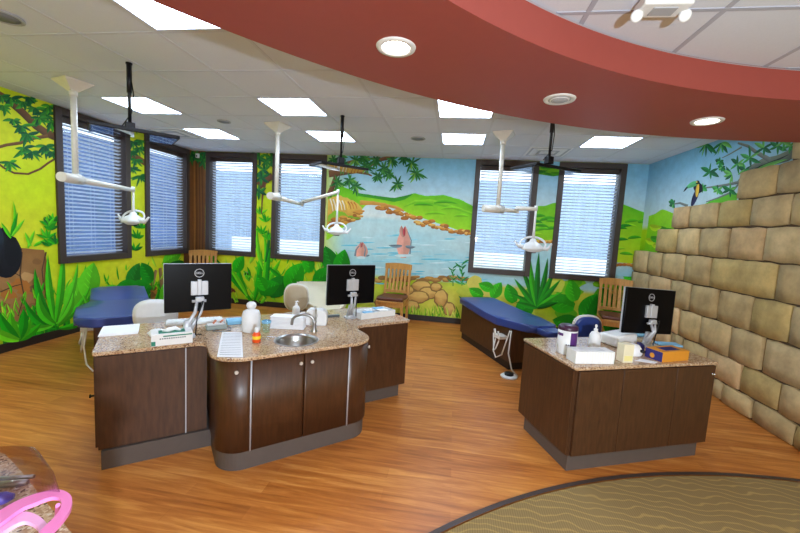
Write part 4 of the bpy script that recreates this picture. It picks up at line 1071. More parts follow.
# printed sheet
q4 = [atz(217, 357, TOP), atz(243, 357.5, TOP), atz(242, 332.5, TOP), atz(222, 332, TOP)]
c_ = sum(q4, Vector())/4
t = thing('printed_sheet', 'white ruled sheet lying flat on the granite left of the orange bottle', 'paper', (c_.x, c_.y, TOP+.0008), 0)
mb = MB(); mb.prism([(v.x-c_.x, v.y-c_.y) for v in q4], 0, .0012); mb.build('sheet', M_PAPER, t)
mb = MB()
a_, b_, d_, e_ = [Vector((v.x-c_.x, v.y-c_.y, 0)) for v in q4]
for k in range(14):
    u = .07+k*.065; l0 = a_.lerp(e_, u); l1 = b_.lerp(d_, u); w_ = (e_-a_)*.011
    P0, P1 = l0.lerp(l1, .08), l0.lerp(l1, .92)
    mb.prism([two(P0), two(P1), two(P1+w_), two(P0+w_)], .0012, .0016)
mb.build('ruled_lines', M_GREYINK, t)
# white jug
p = atz(251, 331, TOP)
t = thing('plastic_jug', 'large white plastic jug with a round cap beside the left monitor', 'jug', (p.x, p.y, TOP+.0006), IA)
mb = MB(); mb.lathe([(.0001, 0), (.06, 0), (.067, .008), (.067, .125), (.058, .155), (.036, .168), (.024, .172), (.024, .18), (.0001, .18)], seg=30); mb.build('body', M_WHITE, t)
mb = MB(); mb.lathe([(.0001, .18), (.03, .181), (.037, .198), (.032, .216), (.018, .226), (.0001, .226)]); mb.build('cap', M_WHITE, t)
# orange bottle
p = atz(256.5, 342, TOP)
t = thing('small_bottle', 'small orange and yellow bottle on the granite left of the sink', 'bottle', (p.x, p.y, TOP+.0006), IA)
mb = MB(); mb.lathe([(.0001, 0), (.025, 0), (.028, .004), (.028, .052), (.018, .07), (.0001, .07)]); mb.build('body', M_REDP, t)
mb = MB(); mb.lathe([(.0285, .024), (.0288, .046)]); mb.build('label_band', M_YEL, t)
mb = MB(); mb.lathe([(.012, .069), (.014, .075), (.0135, .1), (.0001, .102)]); mb.build('cap', M_WHITE, t)
# clear cup with blue
p = atz(263, 333, TOP)
p.x += .01; p.y += .03
t = thing('plastic_cup', 'clear plastic cup with a blue rim between the jug and the long white box', 'cup', (p.x, p.y, TOP+.0006), 0)
mb = MB(); mb.lathe([(.024, 0), (.032, .09), (.031, .09), (.023, .003), (.0001, .003)]); mb.build('cup', M_CUP, t)
mb = MB(); mb.lathe([(.0305, .07), (.034, .072), (.035, .088), (.031, .09)]); mb.build('rim', M_BLUEP, t)
# long white carton of folded towels
p = isl(1.26, .22)
a, b = atz(266, 329, TOP), atz(309, 331, TOP); mid = (a+b)/2; an = math.atan2(b.y-a.y, b.x-a.x)
t = thing('towel_stack', 'long white stack of folded paper towels behind the sink', 'paper towels', (mid.x, mid.y+.07, TOP+.0006), an)
ln = (b-a).length
for k in range(9): mb = MB(); mb.box(-ln/2+.01+.004*(k % 2), ln/2-.06-.003*(k % 3), -.055, .055, .011*k, .011*k+.0095, .004); mb.build('towel', M_PAPER, t)
# rounded white dispenser with pump bottle in front
p = atz(308, 327, TOP)
t = thing('wipes_dispenser', 'white rounded dispenser behind the faucet', 'dispenser', (p.x+.03, p.y+.115, TOP+.0006), an+.05)
mb = MB(); mb.prism([(x, z) for x, z in fillet([(-.085, 0, .01), (.085, 0, .01), (.085, .13, .045), (-.085, .13, .03)], 6)], -.05, .05, .004)
for v in mb.bm.verts: v.co = Vector((v.co.x, v.co.z, v.co.y))
mb.build('casing', M_WHITE, t)
mb = MB(); mb.box(-.055, .055, -.0525, -.049, .015, .032, .002); mb.build('slot', M_CARTON, t)
p = atz(296.5, 325, TOP)
def pump(p, label, sc=1.0, m=M_WHITE):
    t = thing('pump_bottle', label, 'pump bottle', (p.x, p.y, TOP+.0006), IA+.5, 'white pump bottles')
    mb = MB(); mb.lathe([(.0001, 0), (.03*sc, 0), (.034*sc, .006), (.034*sc, .075*sc), (.024*sc, .095*sc), (.011*sc, .102*sc), (.011*sc, .11*sc), (.0001, .11*sc)]); mb.build('body', m, t)
    mb = MB(); mb.lathe([(.012*sc, .108*sc), (.013*sc, .118*sc), (.005*sc, .12*sc), (.005*sc, .135*sc), (.0001, .135*sc)]).tube([(-.012*sc, 0, .137*sc), (.012*sc, 0, .138*sc), (.03*sc, 0, .13*sc)], [.008*sc, .007*sc, .004*sc], 8); mb.build('pump', m, t)
pump(atz(296, 316.5, TOP), 'white pump bottle standing behind the sink and the towel stack')
# wire spectacles-like tool
p = atz(268, 340, TOP)
mb = MB(); mb.tube([(p.x-.06, p.y-.03, TOP+.004), (p.x-.01, p.y+.01, TOP+.02), (p.x+.05, p.y+.0, TOP+.025), (p.x+.07, p.y+.02, TOP+.02)], .0028, 8).tube([(p.x-.05, p.y-.04, TOP+.004), (p.x, p.y-.01, TOP+.012), (p.x+.03, p.y-.02, TOP+.004)], .0028, 8)
tag(mb.build('dental_instrument', M_CHROME), 'thin bent metal instrument lying just left of the sink', 'instrument')
# right wing: tray with blue packets
a, b = atz(352, 321, TOP), atz(387, 316.5, TOP); an = math.atan2(b.y-a.y, b.x-a.x); mid = (a+b)/2
t = thing('white_tray', 'white box tray at the right end of the island holding blue packets', 'tray', (mid.x, mid.y+.13, TOP+.0006), an)
tw = (b-a).length/2
mb = MB(); mb.box(-tw, tw, -.09, .1, 0, .006).box(-tw, tw, -.09, -.086, .006, .055).box(-tw, tw, .096, .1, .006, .055).box(-tw, -tw+.004, -.086, .096, .006, .055).box(tw-.004, tw, -.086, .096, .006, .055); mb.build('tray', M_CARTON, t)
trc = Vector((mid.x, mid.y+.13, TOP)); 
for k, (dx, dy, rz_, m_, lb) in enumerate([(-.08, -.03, .1, M_BLUEP, 'light blue packet at the left front of the white tray'), (.08, .03, -.2, M_BLUEP, 'light blue packet at the right of the white tray'), (-.02, .045, .3, M_PAPER, 'white packet lying across the middle of the white tray'), (.07, -.045, .1, M_PAPER, 'white packet at the right front corner of the white tray')]):
    c, s_ = math.cos(an), math.sin(an)
    mb = MB(); mb.box(-.055, .055, -.03, .03, 0, .012, .005)
    for v in mb.bm.verts: v.co.z += .006*math.sin(v.co.x*60)
    o = mb.build('packet', m_, None, (trc.x+dx*c-dy*s_, trc.y+dx*s_+dy*c, TOP+.04+.013*(k % 2))); o.rotation_euler = (.04, .06, an+rz_); tag(o, lb, 'packet', 'packets in the white tray')
p = atz(332, 317, TOP)
mb = MB(); mb.box(-.09, .07, -.02, .02, .0, .02, .006); o = mb.build('dark_remote', mat('dark_grey_plastic', (84, 90, 96), .4), None, (p.x, p.y, TOP+.0006)); o.rotation_euler = (0, 0, IA); tag(o, 'dark grey remote lying left of the right island monitor', 'remote')

# right desk items
def RL(x, y): v = rds(x, y); return (v.x, v.y)
p = atz(567, 354, TOP)
t = thing('wipes_canister', 'white canister with purple label and dark purple lid on the right desk', 'canister', (p.x, p.y+.03, TOP+.0006), -.3)
mb = MB(); mb.lathe([(.0001, 0), (.064, 0), (.067, .005), (.067, .18), (.0001, .18)], seg=36); mb.build('body', M_WHITE, t)
mb = MB(); mb.lathe([(.068, .176), (.069, .182), (.067, .2), (.055, .21), (.0001, .212)], seg=36); mb.build('lid', M_DKPURPLE, t)
mb = MB(); vs = [(-.0678*math.sin(a), -.0678*math.cos(a)) for a in [math.radians(-75+k*7) for k in range(9)]]
mb.grid([[(x, y, .06) for x, y in vs], [(x, y, .165) for x, y in vs]]); mb.build('purple_panel', M_PURPLE, t)
mb = MB(); vs = [(-.0678*math.sin(a), -.0678*math.cos(a)) for a in [math.radians(25+k*6) for k in range(9)]]
mb.grid([[(x, y, .135) for x, y in vs], [(x, y, .155) for x, y in vs]]); mb.build('purple_heading', M_PURPLE, t)
for k in range(5):
    a = math.radians(-2+k*11); mb = MB(); mb.box(-.0035, .0035, -.0012, .0012, -.005, .005)
    for v in mb.bm.verts: v.co = Matrix.Rotation(-a+0, 3, 'Z') @ v.co + Vector((-.0678*math.sin(a)*-1, -.0678*math.cos(a), .075))
    mb.build('printed_mark', M_BLACK, t)
a, b = atz(576, 364.5, TOP), atz(615, 365, TOP); an = math.atan2(b.y-a.y, b.x-a.x); mid = (a+b)/2; L_ = (b-a).length
v_ = Vector((-math.sin(an), math.cos(an), 0))
t = carton('glove_box', 'plain white ribbed box at the front left of the right desk', 'box', two(mid+v_*.065), an, L_, .11, .085, M_CARTON)
mb = MB()
for k in range(14): mb.box(-L_/2+.01+k*L_/14.6, -L_/2+.016+k*L_/14.6, -.0572, -.0545, .005, .079)
mb.build('ribs', M_PAPER, t)
mb = MB(); mb.box(-L_*.3, L_*.3, -.03, .03, .0845, .0865, .0005); mb.build('opening', mat('pale_grey_card', (214, 214, 216), .7), t)  # opening drawn as a thin pale grey slab
pump(atz(594, 347, TOP), 'white pump bottle standing on the right desk behind the ribbed box', 1.25)
a = atz(627, 363.5, TOP)
t = carton('beige_box', 'upright cream box between the ribbed white box and the mask on the right desk', 'box', (a.x, a.y+.045), an, .075, .07, .13, mat('cream_carton', (232, 222, 190), .6))
mb = MB(); mb.box(-.03, .03, -.0362, -.0355, .015, .05); mb.build('printed_panel', M_YEL if False else mat('pale_yellow_print', (236, 224, 150), .6), t)
p = atz(612, 345, TOP)
mb = MB(); mb.box(-.13, .13, -.08, .08, 0, .085, .014)
for v in mb.bm.verts: v.co += Vector((0, 0, .008*math.sin(v.co.x*40+v.co.y*30)))
o = mb.build('towel_pack', M_CARTON, None, (p.x+.06, p.y+.05, TOP+.009)); o.rotation_euler = (0, 0, RA+.2); tag(o, 'soft white pack of towels in the middle of the right desk', 'towels')
p = atz(642, 356, TOP)
t = thing('dental_mask', 'white moulded nose mask lying in front of the right desk monitor', 'mask', (p.x-.06, p.y+.02, TOP+.0006), .4)
mb = MB(); mb.lathe([(.062, 0), (.068, .012), (.058, .05), (.04, .075), (.0001, .085)], sx=1.1, sy=.85); mb.build('shell', M_PAPER, t)
mb = MB(); mb.cyl((.02, -.03, .04), (.03, -.075, .04), .011); mb.build('port', M_BLACK, t)
p = atz(644, 361, TOP)
mb = MB(); mb.prism([(-.07, -.02), (.05, -.04), (.09, 0), (0, .04)], 0, .002); o = mb.build('loose_paper', M_PAPER, None, (p.x, p.y, TOP+.0006)); tag(o, 'loose white paper slip in front of the nose mask', 'paper')
a, b = atz(665, 363, TOP), atz(692, 361.5, TOP); an = math.atan2(b.y-a.y, b.x-a.x); mid = (a+b)/2; L_ = (b-a).length
v_ = Vector((-math.sin(an), math.cos(an), 0))
t = carton('tissue_box', 'orange and navy tissue box at the right front of the right desk', 'box', two(mid+v_*.07-Vector((.02, 0, 0))), an+.05, L_*1.05, .13, .074, M_ORANGE)
mb = MB(); h_ = L_*1.05/2; mb.box(-h_-.0008, -h_+.001, -.064, .064, .002, .072); mb.build('navy_end', M_NAVY, t)
mb = MB(); mb.box(-h_*.5, h_*.6, -.035, .035, .0735, .0752, .0005); mb.build('navy_panel', M_NAVY, t)
mb = MB(); mb.cyl((-h_-.0008, .01, .03), (-h_-.0018, .01, .03), .018, seg=20); mb.build('round_print', M_ORANGE, t)
a = atz(655, 356, TOP)
t = carton('blister_box', 'navy and white box leaning beside the orange tissue box', 'box', (a.x-.05, a.y+.12), an+1.0, .09, .03, .055, M_NAVY)
mb = MB(); mb.cyl((0, -.0152, .03), (0, -.0162, .03), .014, seg=18); mb.build('round_print', M_ORANGE, t)
for (x, y, r_, lb) in ((640, 335, .2, 'flat light blue packet behind the right desk monitor, left one'), (668, 345, -.3, 'flat light blue packet under the right end of the right desk monitor')):
    p = atz(x, y, TOP); mb = MB(); mb.box(-.09, .09, -.05, .05, 0, .014, .004); o = mb.build('packet', M_BLUEP, None, (p.x, p.y, TOP+.0006)); o.rotation_euler = (0, 0, RA+r_); tag(o, lb, 'packet', 'packets on the right desk')

# ------------------------------------------------------------------ dental benches
def cushion(outline, z0, z1, bev, m, parent, name, shape=None):
    mb = MB(); mb.prism(outline, z0, z1, bev, 4)
    bmesh.ops.triangulate(mb.bm, faces=[f for f in mb.bm.faces if len(f.verts) > 4])
    bmesh.ops.subdivide_edges(mb.bm, edges=[e for e in mb.bm.edges if e.calc_length() > .2], cuts=3, use_grid_fill=True)
    if shape:
        for v in mb.bm.verts: v.co.z += shape(v.co.x)
    for f in mb.bm.faces: f.smooth = True
    o = mb.build(name, m, parent); return o
def bench(label, loc, rz, m, Lh=1.7, wf=.5, wn=.56, hz=.6, head=True, hoses=True, shape=None, nose='taper'):
    """local x: from the far (foot) end to the near (head) end, local y: across"""
    BE = .84 if nose == 'taper' else .72
    t = thing('dental_bench', label, 'dental chair', loc, rz, 'long patient benches')
    if nose == 'taper': out = fillet([(0, -wf/2, .05), (Lh*.7, -wn/2, .2), (Lh, -.16, .08), (Lh, .16, .08), (Lh*.7, wn/2, .2), (0, wf/2, .05)], 5)
    else: out = fillet([(0, -wf/2, .07), (Lh*.45, -wf/2, .2), (Lh*.62, -wn/2, .15), (Lh*.93, -wn/2, .09), (Lh, -wn*.3, .1), (Lh, wn*.3, .1), (Lh*.93, wn/2, .09), (Lh*.62, wn/2, .15), (Lh*.45, wf/2, .2), (0, wf/2, .07)], 5)
    cushion(out, hz-.085, hz, .035, m, t, 'cushion', shape)
    mb = MB(); mb.prism(fillet([(.03, -wf/2+.035, .02), (Lh*BE, -wf/2+.035, .02), (Lh*BE, wf/2-.035, .02), (.03, wf/2-.035, .02)], 3), .1, hz-.085, .004); b = mb.build('base', M_CAB, t)
    mb = MB(); mb.box(.06, Lh*BE-.05, -wf/2+.06, wf/2-.06, 0, .1); mb.build('toe_kick', M_BB, t)
    if head:
        mb = MB(); mb.prism(fillet([(Lh-.04, -.11, .04), (Lh+.19, -.1, .05), (Lh+.19, .1, .05), (Lh-.04, .11, .04)], 5), hz-.07, hz-.005, .025, 4); hd = mb.build('headrest', m, t)
        mb = MB(); mb.box(Lh-.14, Lh+.06, -.03, .03, hz-.11, hz-.07, .006); mb.build('bracket', M_MOUNT, hd)
    if hoses:
        y0 = -wf/2-.02; x0 = Lh*BE
        mb = MB(); mb.box(x0-.22, x0-.08, y0-.05, y0+.06, hz-.24, hz-.2, .006).cyl((x0-.2, y0-.03, hz-.25), (x0-.2, y0-.05, hz-.14), .012).cyl((x0-.12, y0-.03, hz-.25), (x0-.12, y0-.05, hz-.15), .01); hb = mb.build('instrument_holder', M_CREAM, t)
        mb = MB(); mb.tube([(x0-.2, y0-.03, hz-.26), (x0-.2, y0-.05, .2), (x0-.13, y0-.05, .13), (x0-.02, y0-.04, .2), (x0+.04, y0, hz-.1)], .008, 8); mb.build('hose', M_CREAM, t)
        mb = MB(); mb.tube([(x0-.12, y0-.03, hz-.26), (x0-.13, y0-.06, hz-.36), (x0-.17, y0-.06, hz-.4), (x0-.2, y0-.05, hz-.33), (x0-.24, y0-.04, hz-.2)], .008, 8); mb.build('hose', M_CREAM, t)
        mb = MB(); mb.tube([(x0+.04, y0+.02, hz-.1), (x0+.08, y0-.02, .25), (x0+.14, y0, .08), (x0+.2, y0+.05, .02)], .008, 8); mb.build('hose', M_CREAM, t)
    return t
d_ = math.atan2(-.912, .41)
# right bench: foot end near the lake mural
bR = (2.286+.26*.912-.06*.41, 3.165+.26*.41+.06*.912, 0)
bench('blue cushioned bench with brown base and white hoses in front of the right windows', bR, d_, M_BLUE, 1.66, .56, .62, .6, shape=lambda x: .018*math.cos(x*3.2))
bench('blue cushioned bench at the left, in front of the jungle mural behind the left monitor', (-2.14, 1.76, 0), math.atan2(-1.12, 1.2), M_BLUE, 1.6, .54, .74, .6, head=False, shape=lambda x: .05*max(0, 1-x/.7), nose='wide')
bench('cream cushioned bench behind the right island monitor', (-.12, 3.35, 0), math.radians(-62), M_CREAMV, 1.7, .54, .62, .62, shape=lambda x: .06*max(0, 1-x/.8)-.02, hoses=False)
# foot pedal
p = atz(511, 374, .02)+Vector((-.03, -.05, 0))
t = thing('foot_pedal', 'white round foot pedal on the floor beside the right blue bench', 'foot pedal', (p.x, p.y, 0))
mb = MB(); mb.lathe([(.0001, 0), (.09, 0), (.095, .012), (.08, .025), (.0001, .028)]); mb.build('base', M_WHITE, t)
mb = MB(); mb.lathe([(.05, .026), (.052, .05), (.03, .06), (.0001, .06)]); mb.build('button', M_BLACK, t)

# ------------------------------------------------------------------ operator stools
def stool(p, rz, shell, pad, label, w=.34, h=.3, zt=.84):
    t = thing('operator_stool', label, 'stool', (p[0], p[1], 0), rz, 'wheeled operator stools')
    def shl(y_off, ww, hh, th, m, nm):
        rows = []; n = 14; mm = 12
        mb = MB()
        def P(u, v, dy):
            # superellipse outline
            a = u*2*pi; r_ = v; x = ww/2*r_*abs(math.cos(a))**.75*(1 if math.cos(a) >= 0 else -1); z = hh/2*r_*abs(math.sin(a))**.75*(1 if math.sin(a) >= 0 else -1)
            return (x, y_off+dy+.5*x*x, zt-h/2+z)
        f = [[P(k/28, v/6, 0) for k in range(28)] for v in range(1, 7)]
        b = [[P(k/28, v/6, th) for k in range(28)] for v in range(1, 7)]
        fv = mb.grid(f, close=True); bv = mb.grid(b, close=True)
        for k in range(28): mb.bm.faces.new((fv[-1][k], fv[-1][(k+1) % 28], bv[-1][(k+1) % 28], bv[-1][k]))
        mb.bm.faces.new(fv[0]); mb.bm.faces.new(bv[0][::-1])
        return mb.build(nm, m, t)
    shl(.17, w, h, .025, shell, 'back_shell'); shl(.15, w-.03, h-.03, .021, pad, 'back_pad'); shl(.194, w-.04, h-.04, .02, pad, 'front_pad')
    mb = MB(); mb.tube([(0, .2, zt-h*.6), (0, .2, .52), (0, .12, .45), (0, 0, .44)], .016, 10); mb.build('back_support', M_CHROME, t)
    mb = MB(); mb.lathe([(.0001, .44), (.17, .44), (.19, .46), (.185, .5), (.15, .515), (.0001, .515)], (0, 0, 0)); mb.build('seat', pad, t)
    mb = MB(); mb.cyl((0, 0, .1), (0, 0, .44), .022).cyl((0, 0, .1), (0, 0, .26), .03); mb.build('column', M_CHROME, t)
    for k in range(5):
        a = 2*pi*k/5; c, s_ = math.cos(a), math.sin(a)
        mb = MB(); mb.tube([(0, 0, .11), (.24*c, .24*s_, .075)], [.018, .012], 8); lg = mb.build('leg', M_BLACK, t)
        mb = MB(); mb.cyl((.24*c-.02*s_, .24*s_+.02*c, .03), (.24*c+.02*s_, .24*s_-.02*c, .03), .03, seg=14).cyl((.24*c, .24*s_, .05), (.24*c, .24*s_, .075), .008); mb.build('caster', M_BLACK, lg)
    return t
q = atz(155, 300, .84); stool((q.x-.03, q.y-.02), math.radians(30), M_WHITE, M_WHITE, 'white stool back rest behind the left monitor, beside the left blue bench', .36, .3, .81)
q = atz(301, 284, .86); stool((q.x, q.y-.15), math.radians(20), M_CREAM, M_TAN, 'tan stool back rest with cream rim at the end of the cream bench', .3, .34, .86)
q = atz(595, 317, .84); stool((q.x, q.y-.1), math.radians(10), M_CREAM, M_BLUE, 'blue stool back rest with cream rim behind the right desk', .30, .3)

# ------------------------------------------------------------------ slatted oak chairs
def oak_chair(label):
    t = thing('slatted_chair', label, 'chair', (0, 0, 0), 0, 'oak slat back chairs along the mural')
    w = .205
    rk = math.radians(10)
    for s_ in (-1, 1):
        mb = MB(); mb.box(s_*w-.02, s_*w+.02, -.25, -.21, 0, .41, .003); mb.build('front_leg', M_OAK, t)
        mb = MB(); mb.box(s_*w-.02, s_*w+.02, .2, .24, 0, .42, .003)
        mb.grid([[(s_*w-.02, .2, .42), (s_*w+.02, .2, .42), (s_*w+.02, .24, .42), (s_*w-.02, .24, .42)], [(s_*w-.02, .28, .94), (s_*w+.02, .28, .94), (s_*w+.02, .31, .94), (s_*w-.02, .31, .94)]], False, True)
        mb.build('rear_leg', M_OAK, t)
    mb = MB(); n = 12; rows = []
    for z_, dz in ((.905, 0), (1.0, 1)):
        pass
    top = [(-w-.03+ (2*w+.06)*k/n, 0, .99+.018*math.cos(pi*(k/n-.5))) for k in range(n+1)]; bot = [(-w-.03+(2*w+.06)*k/n, 0, .9) for k in range(n+1)]
    pts = [(x, z) for x, _, z in top][::-1]+[(x, z) for x, _, z in bot]
    mb.prism(pts, .28, .31, .003)
    for v in mb.bm.verts: v.co = Vector((v.co.x, v.co.z, v.co.y))
    mb.build('top_rail', M_OAK, t)
    mb = MB(); mb.box(-w, w, .215, .24, .5, .55, .003); mb.build('lower_rail', M_OAK, t)
    for k in range(5):
        x = -.132+k*.066; mb = MB()
        mb.grid([[(x-.021, .222, .54), (x+.021, .222, .54), (x+.021, .236, .54), (x-.021, .236, .54)], [(x-.021, .27, .75), (x+.021, .27, .75), (x+.021, .284, .75), (x-.021, .284, .75)], [(x-.021, .288, .92), (x+.021, .288, .92), (x+.021, .302, .92), (x-.021, .302, .92)]], False, True); mb.build('slat', M_OAK, t)
    mb = MB(); mb.box(-w-.02, w+.02, -.26, .22, .40, .43, .004).box(-w, w, -.24, -.22, .33, .4).box(-w, w, .2, .22, .33, .4).box(-w-.01, -w+.012, -.23, .21, .33, .4).box(w-.012, w+.01, -.23, .21, .33, .4); mb.build('seat_frame', M_OAK, t)
    mb = MB(); mb.box(-w-.01, w+.01, -.26, .19, .43, .485, .02, seg=3); mb.build('seat_cushion', M_SEATB, t)
    mb = MB(); mb.box(-w, w, -.24, -.22, .15, .18); mb.build('stretcher', M_OAK, t)
    return t
ch = oak_chair('oak slat back chair in front of the painted lake and dolphins')
ch.location = (1.17, 3.62, 0); ch.rotation_euler = (0, 0, math.radians(-4))
dup(ch, (-2.3, 3.6, 0), math.radians(35), 'oak slat back chair in the corner by the painted tree trunk')
dup(ch, (4.63, 3.6, 0), math.radians(-14), 'oak slat back chair between the last window and the stone wall')

# ------------------------------------------------------------------ ceiling mounted dental lights
HS = 1.45
def sca(mb, c):
    for v in mb.bm.verts: v.co = c+(v.co-c)*HS; v.co.z = c.z+(v.co.z-c.z)*1.2
def dental_light(top, label, arm1, arm2, lamp, z1=1.93, box_dir=(-1, 0)):
    """arm points in world xy; lamp: head centre"""
    T0 = Vector(top)
    t = thing('dental_light', label, 'dental lamp', T0, 0, 'cream dental lamps hung from the ceiling')
    L = lambda v: Vector(v)-T0
    mb = MB(); mb.lathe([(.0001, -.095), (.045, -.095), (.055, -.085), (.165, -.012), (.17, 0), (.0001, .0)], seg=4, smooth=False, rot=Matrix.Rotation(math.radians(30), 3, 'Z')); mb.build('ceiling_mount', M_CREAM, t)
    mb = MB(); mb.cyl((0, 0, -.09), (0, 0, z1-H+.02), .026).cyl((0, 0, -.09), (0, 0, -.14), .034); mb.build('pole', M_CREAM, t)
    a1 = L(arm1); bx = Vector((box_dir[0], box_dir[1], 0)).normalized()
    d = Vector((a1.x, a1.y, 0)).normalized(); z = z1-H
    mb = MB(); mb.cyl(Vector((0, 0, z+.05)), Vector((0, 0, z-.035)), .045, seg=20).tube([Vector((0, 0, z))-d*.2, Vector((0, 0, z))+d*.08], [.046, .048], 12)
    mb.tube([Vector((0, 0, z)), Vector((a1.x, a1.y, a1.z))], [.034, .025], 12); mb.build('arm', M_CREAM, t)
    cur = a1
    if arm2:
        a2 = L(arm2); mb = MB(); mb.cyl(a1+Vector((0, 0, -.03)), a1+Vector((0, 0, .05)), .026).tube([a1+Vector((0, 0, .035)), a2], [.031, .022], 12); mb.build('arm', M_CREAM, t); cur = a2
    lp = L(lamp)
    mb = MB(); mb.cyl(cur+Vector((0, 0, -.02)), cur+Vector((0, 0, .04)), .02).tube([cur, Vector((cur.x, cur.y, (cur.z+lp.z)/2)), lp+Vector((0, 0, .06))], [.013, .014, .02], 10); mb.build('drop_arm', M_WHITE, t)
    mb = MB(); mb.lathe([(.0001, .05), (.022, .048), (.03, .03), (.06, .016), (.088, -.012), (.094, -.03), (.088, -.03), (.08, -.014), (.05, .006), (.0001, .014)], lp); sca(mb, lp); hd = mb.build('lamp_head', M_WHITE, t)
    mb = MB(); mb.lathe([(.0001, -.028), (.03, -.03), (.032, -.05), (.0001, -.052)], lp).lathe([(.02, .01), (.022, -.03), (.0001, -.03)], lp); sca(mb, lp); mb.build('bulb_shield', M_BLACK, hd)
    mb = MB(); mb.lathe([(.082, -.022), (.06, -.004), (.03, .004), (.0001, .008)], lp); sca(mb, lp); mb.build('reflector', M_CHROME, hd)
    mb = MB()
    pts = [lp+Vector((.105*math.cos(a), .03*math.sin(a), .012+.05*math.sin(a))) for a in [2*pi*k/24 for k in range(25)]]
    mb.tube(pts, .008, 8); mb.tube([lp+Vector((-.155, 0, .03)), lp+Vector((-.12, -.01, -.005)), lp+Vector((-.07, -.02, -.01))], [.006, .012, .012], 8).tube([lp+Vector((.155, 0, .02)), lp+Vector((.12, -.01, -.02)), lp+Vector((.07, -.02, -.01))], [.006, .014, .012], 8); sca(mb, lp); mb.build('handle', M_WHITE, hd)
    return t
p1 = atz(133, 187, 1.93); lz = 1.72
def under(px, py, P):   # point below P that the given pixel row shows
    zz = P.z
    best = min(((abs(266.5-F_PX*((Vector((P.x, P.y, z_))-CAM).dot(UPV))/((Vector((P.x, P.y, z_))-CAM).dot(FWD))-py), z_) for z_ in [1+.005*k for k in range(250)]))
    return Vector((P.x, P.y, best[1]))
top = atz(73, 81.5, H); e = atz(133, 190, 1.89); dental_light((top.x, top.y, H), 'cream dental lamp on a ceiling pole over the left blue bench', e, None, under(137, 219, e), 1.895)
top = atz(278, 124.5, H); e = atz(302, 204.5, 1.89); e2 = aty(338, 192, e.y-.15); dental_light((top.x, top.y, H), 'cream dental lamp with two part arm over the middle bench', e, e2, under(335, 230, e2), 1.91)
top = atz(504, 133, H); e = atz(517, 211, 1.90); e2 = aty(536, 209, e.y-.1); dental_light((top.x, top.y, H), 'cream dental lamp in front of the two right hand windows', e, e2, under(534, 246, e2), 1.90)

# ------------------------------------------------------------------ ceiling hung screens
def ceiling_tv(xy, ctr, rz, label, z=2.27):
    t = thing('ceiling_screen', label, 'television', (xy[0], xy[1], H), 0, 'flat screens hung face down on black poles')
    mb = MB(); mb.lathe([(.0001, 0), (.024, 0), (.024, -.012), (.0001, -.014)]); mb.build('ceiling_plate', M_BLACK, t)
    mb = MB(); mb.cyl((0, 0, 0), (0, 0, z-H+.08), .013, seg=14).cyl((0, 0, -.01), (0, 0, -.24), .019, seg=14); mb.build('pole', M_BLACK, t)
    c = Vector((ctr[0]-xy[0], ctr[1]-xy[1], z-H))
    mb = MB(); mb.box(-.035, .035, -.03, .03, z-H+.02, z-H+.09, .006, rot=Matrix.Rotation(rz, 3, 'Z')).box(-.1+c.x, .1+c.x, -.07+c.y, .07+c.y, z-H+.012, z-H+.024, rot=Matrix.Rotation(rz, 3, 'Z')); mb.build('bracket', M_BLACK, t)
    R_ = Matrix.Rotation(rz, 3, 'Z'); w, h = .6, .36
    mb = MB(); mb.box(-w/2, w/2, -h/2, h/2, -.014, .014, .004)
    for v in mb.bm.verts: v.co = R_ @ v.co + c
    cs = mb.build('casing', M_BLACK, t)
    mb = MB(); mb.box(-w/2+.014, w/2-.014, -h/2+.014, h/2-.014, -.0165, -.0135)
    for v in mb.bm.verts: v.co = R_ @ v.co + c
    mb.build('screen', M_SCREEN, t)
    mb = MB(); mb.tube([(.012, 0, -.1), (.03, .01, -.25), (.02, .0, -.4), (-.06, -.02, z-H+.05)], .004, 6); mb.build('cable', M_BLACK, t)
    return t
ceiling_tv((-.652, .444), (-.60, .44), math.radians(48), 'black flat screen on a black pole over the left window', 2.255)
ceiling_tv((.765, 1.781), (.71, 1.9), math.radians(44), 'black flat screen on a black pole beneath the painted branch over the middle bench')
ceiling_tv((2.96, 1.42), (2.98, 1.62), math.radians(33), 'black flat screen on a black pole between the two right hand windows')

# ------------------------------------------------------------------ foreground counter, bottom left
CZ = .9
fp = [(-70, 452), (-8, 448), (5, 454), (22, 472), (39, 494), (58, 516), (78, 541), (96, 600), (40, 660), (-90, 640)]
P = [atz(x, y, CZ) for x, y in fp]; c0 = P[4]
t = thing('counter', 'speckled granite counter cut off at the bottom left corner of the photo', 'counter', (c0.x, c0.y, 0))
mb = MB(); pl = [(v.x-c0.x, v.y-c0.y) for v in P][::-1]; mb.prism(pl, CZ-.035, CZ, .006); mb.build('top', M_GRAN, t)
cx = sum(p[0] for p in pl)/len(pl); cy = sum(p[1] for p in pl)/len(pl)
mb = MB(); mb.prism([(cx+(x-cx)*.86, cy+(y-cy)*.86) for x, y in pl], .1, CZ-.035); mb.build('body', M_CAB, t)
mb = MB(); mb.prism([(cx+(x-cx)*.8, cy+(y-cy)*.8) for x, y in pl], 0, .1); mb.build('toe_kick', M_TOE, t)
def fgp(px, py, z): v = atz(px, py, z); return v
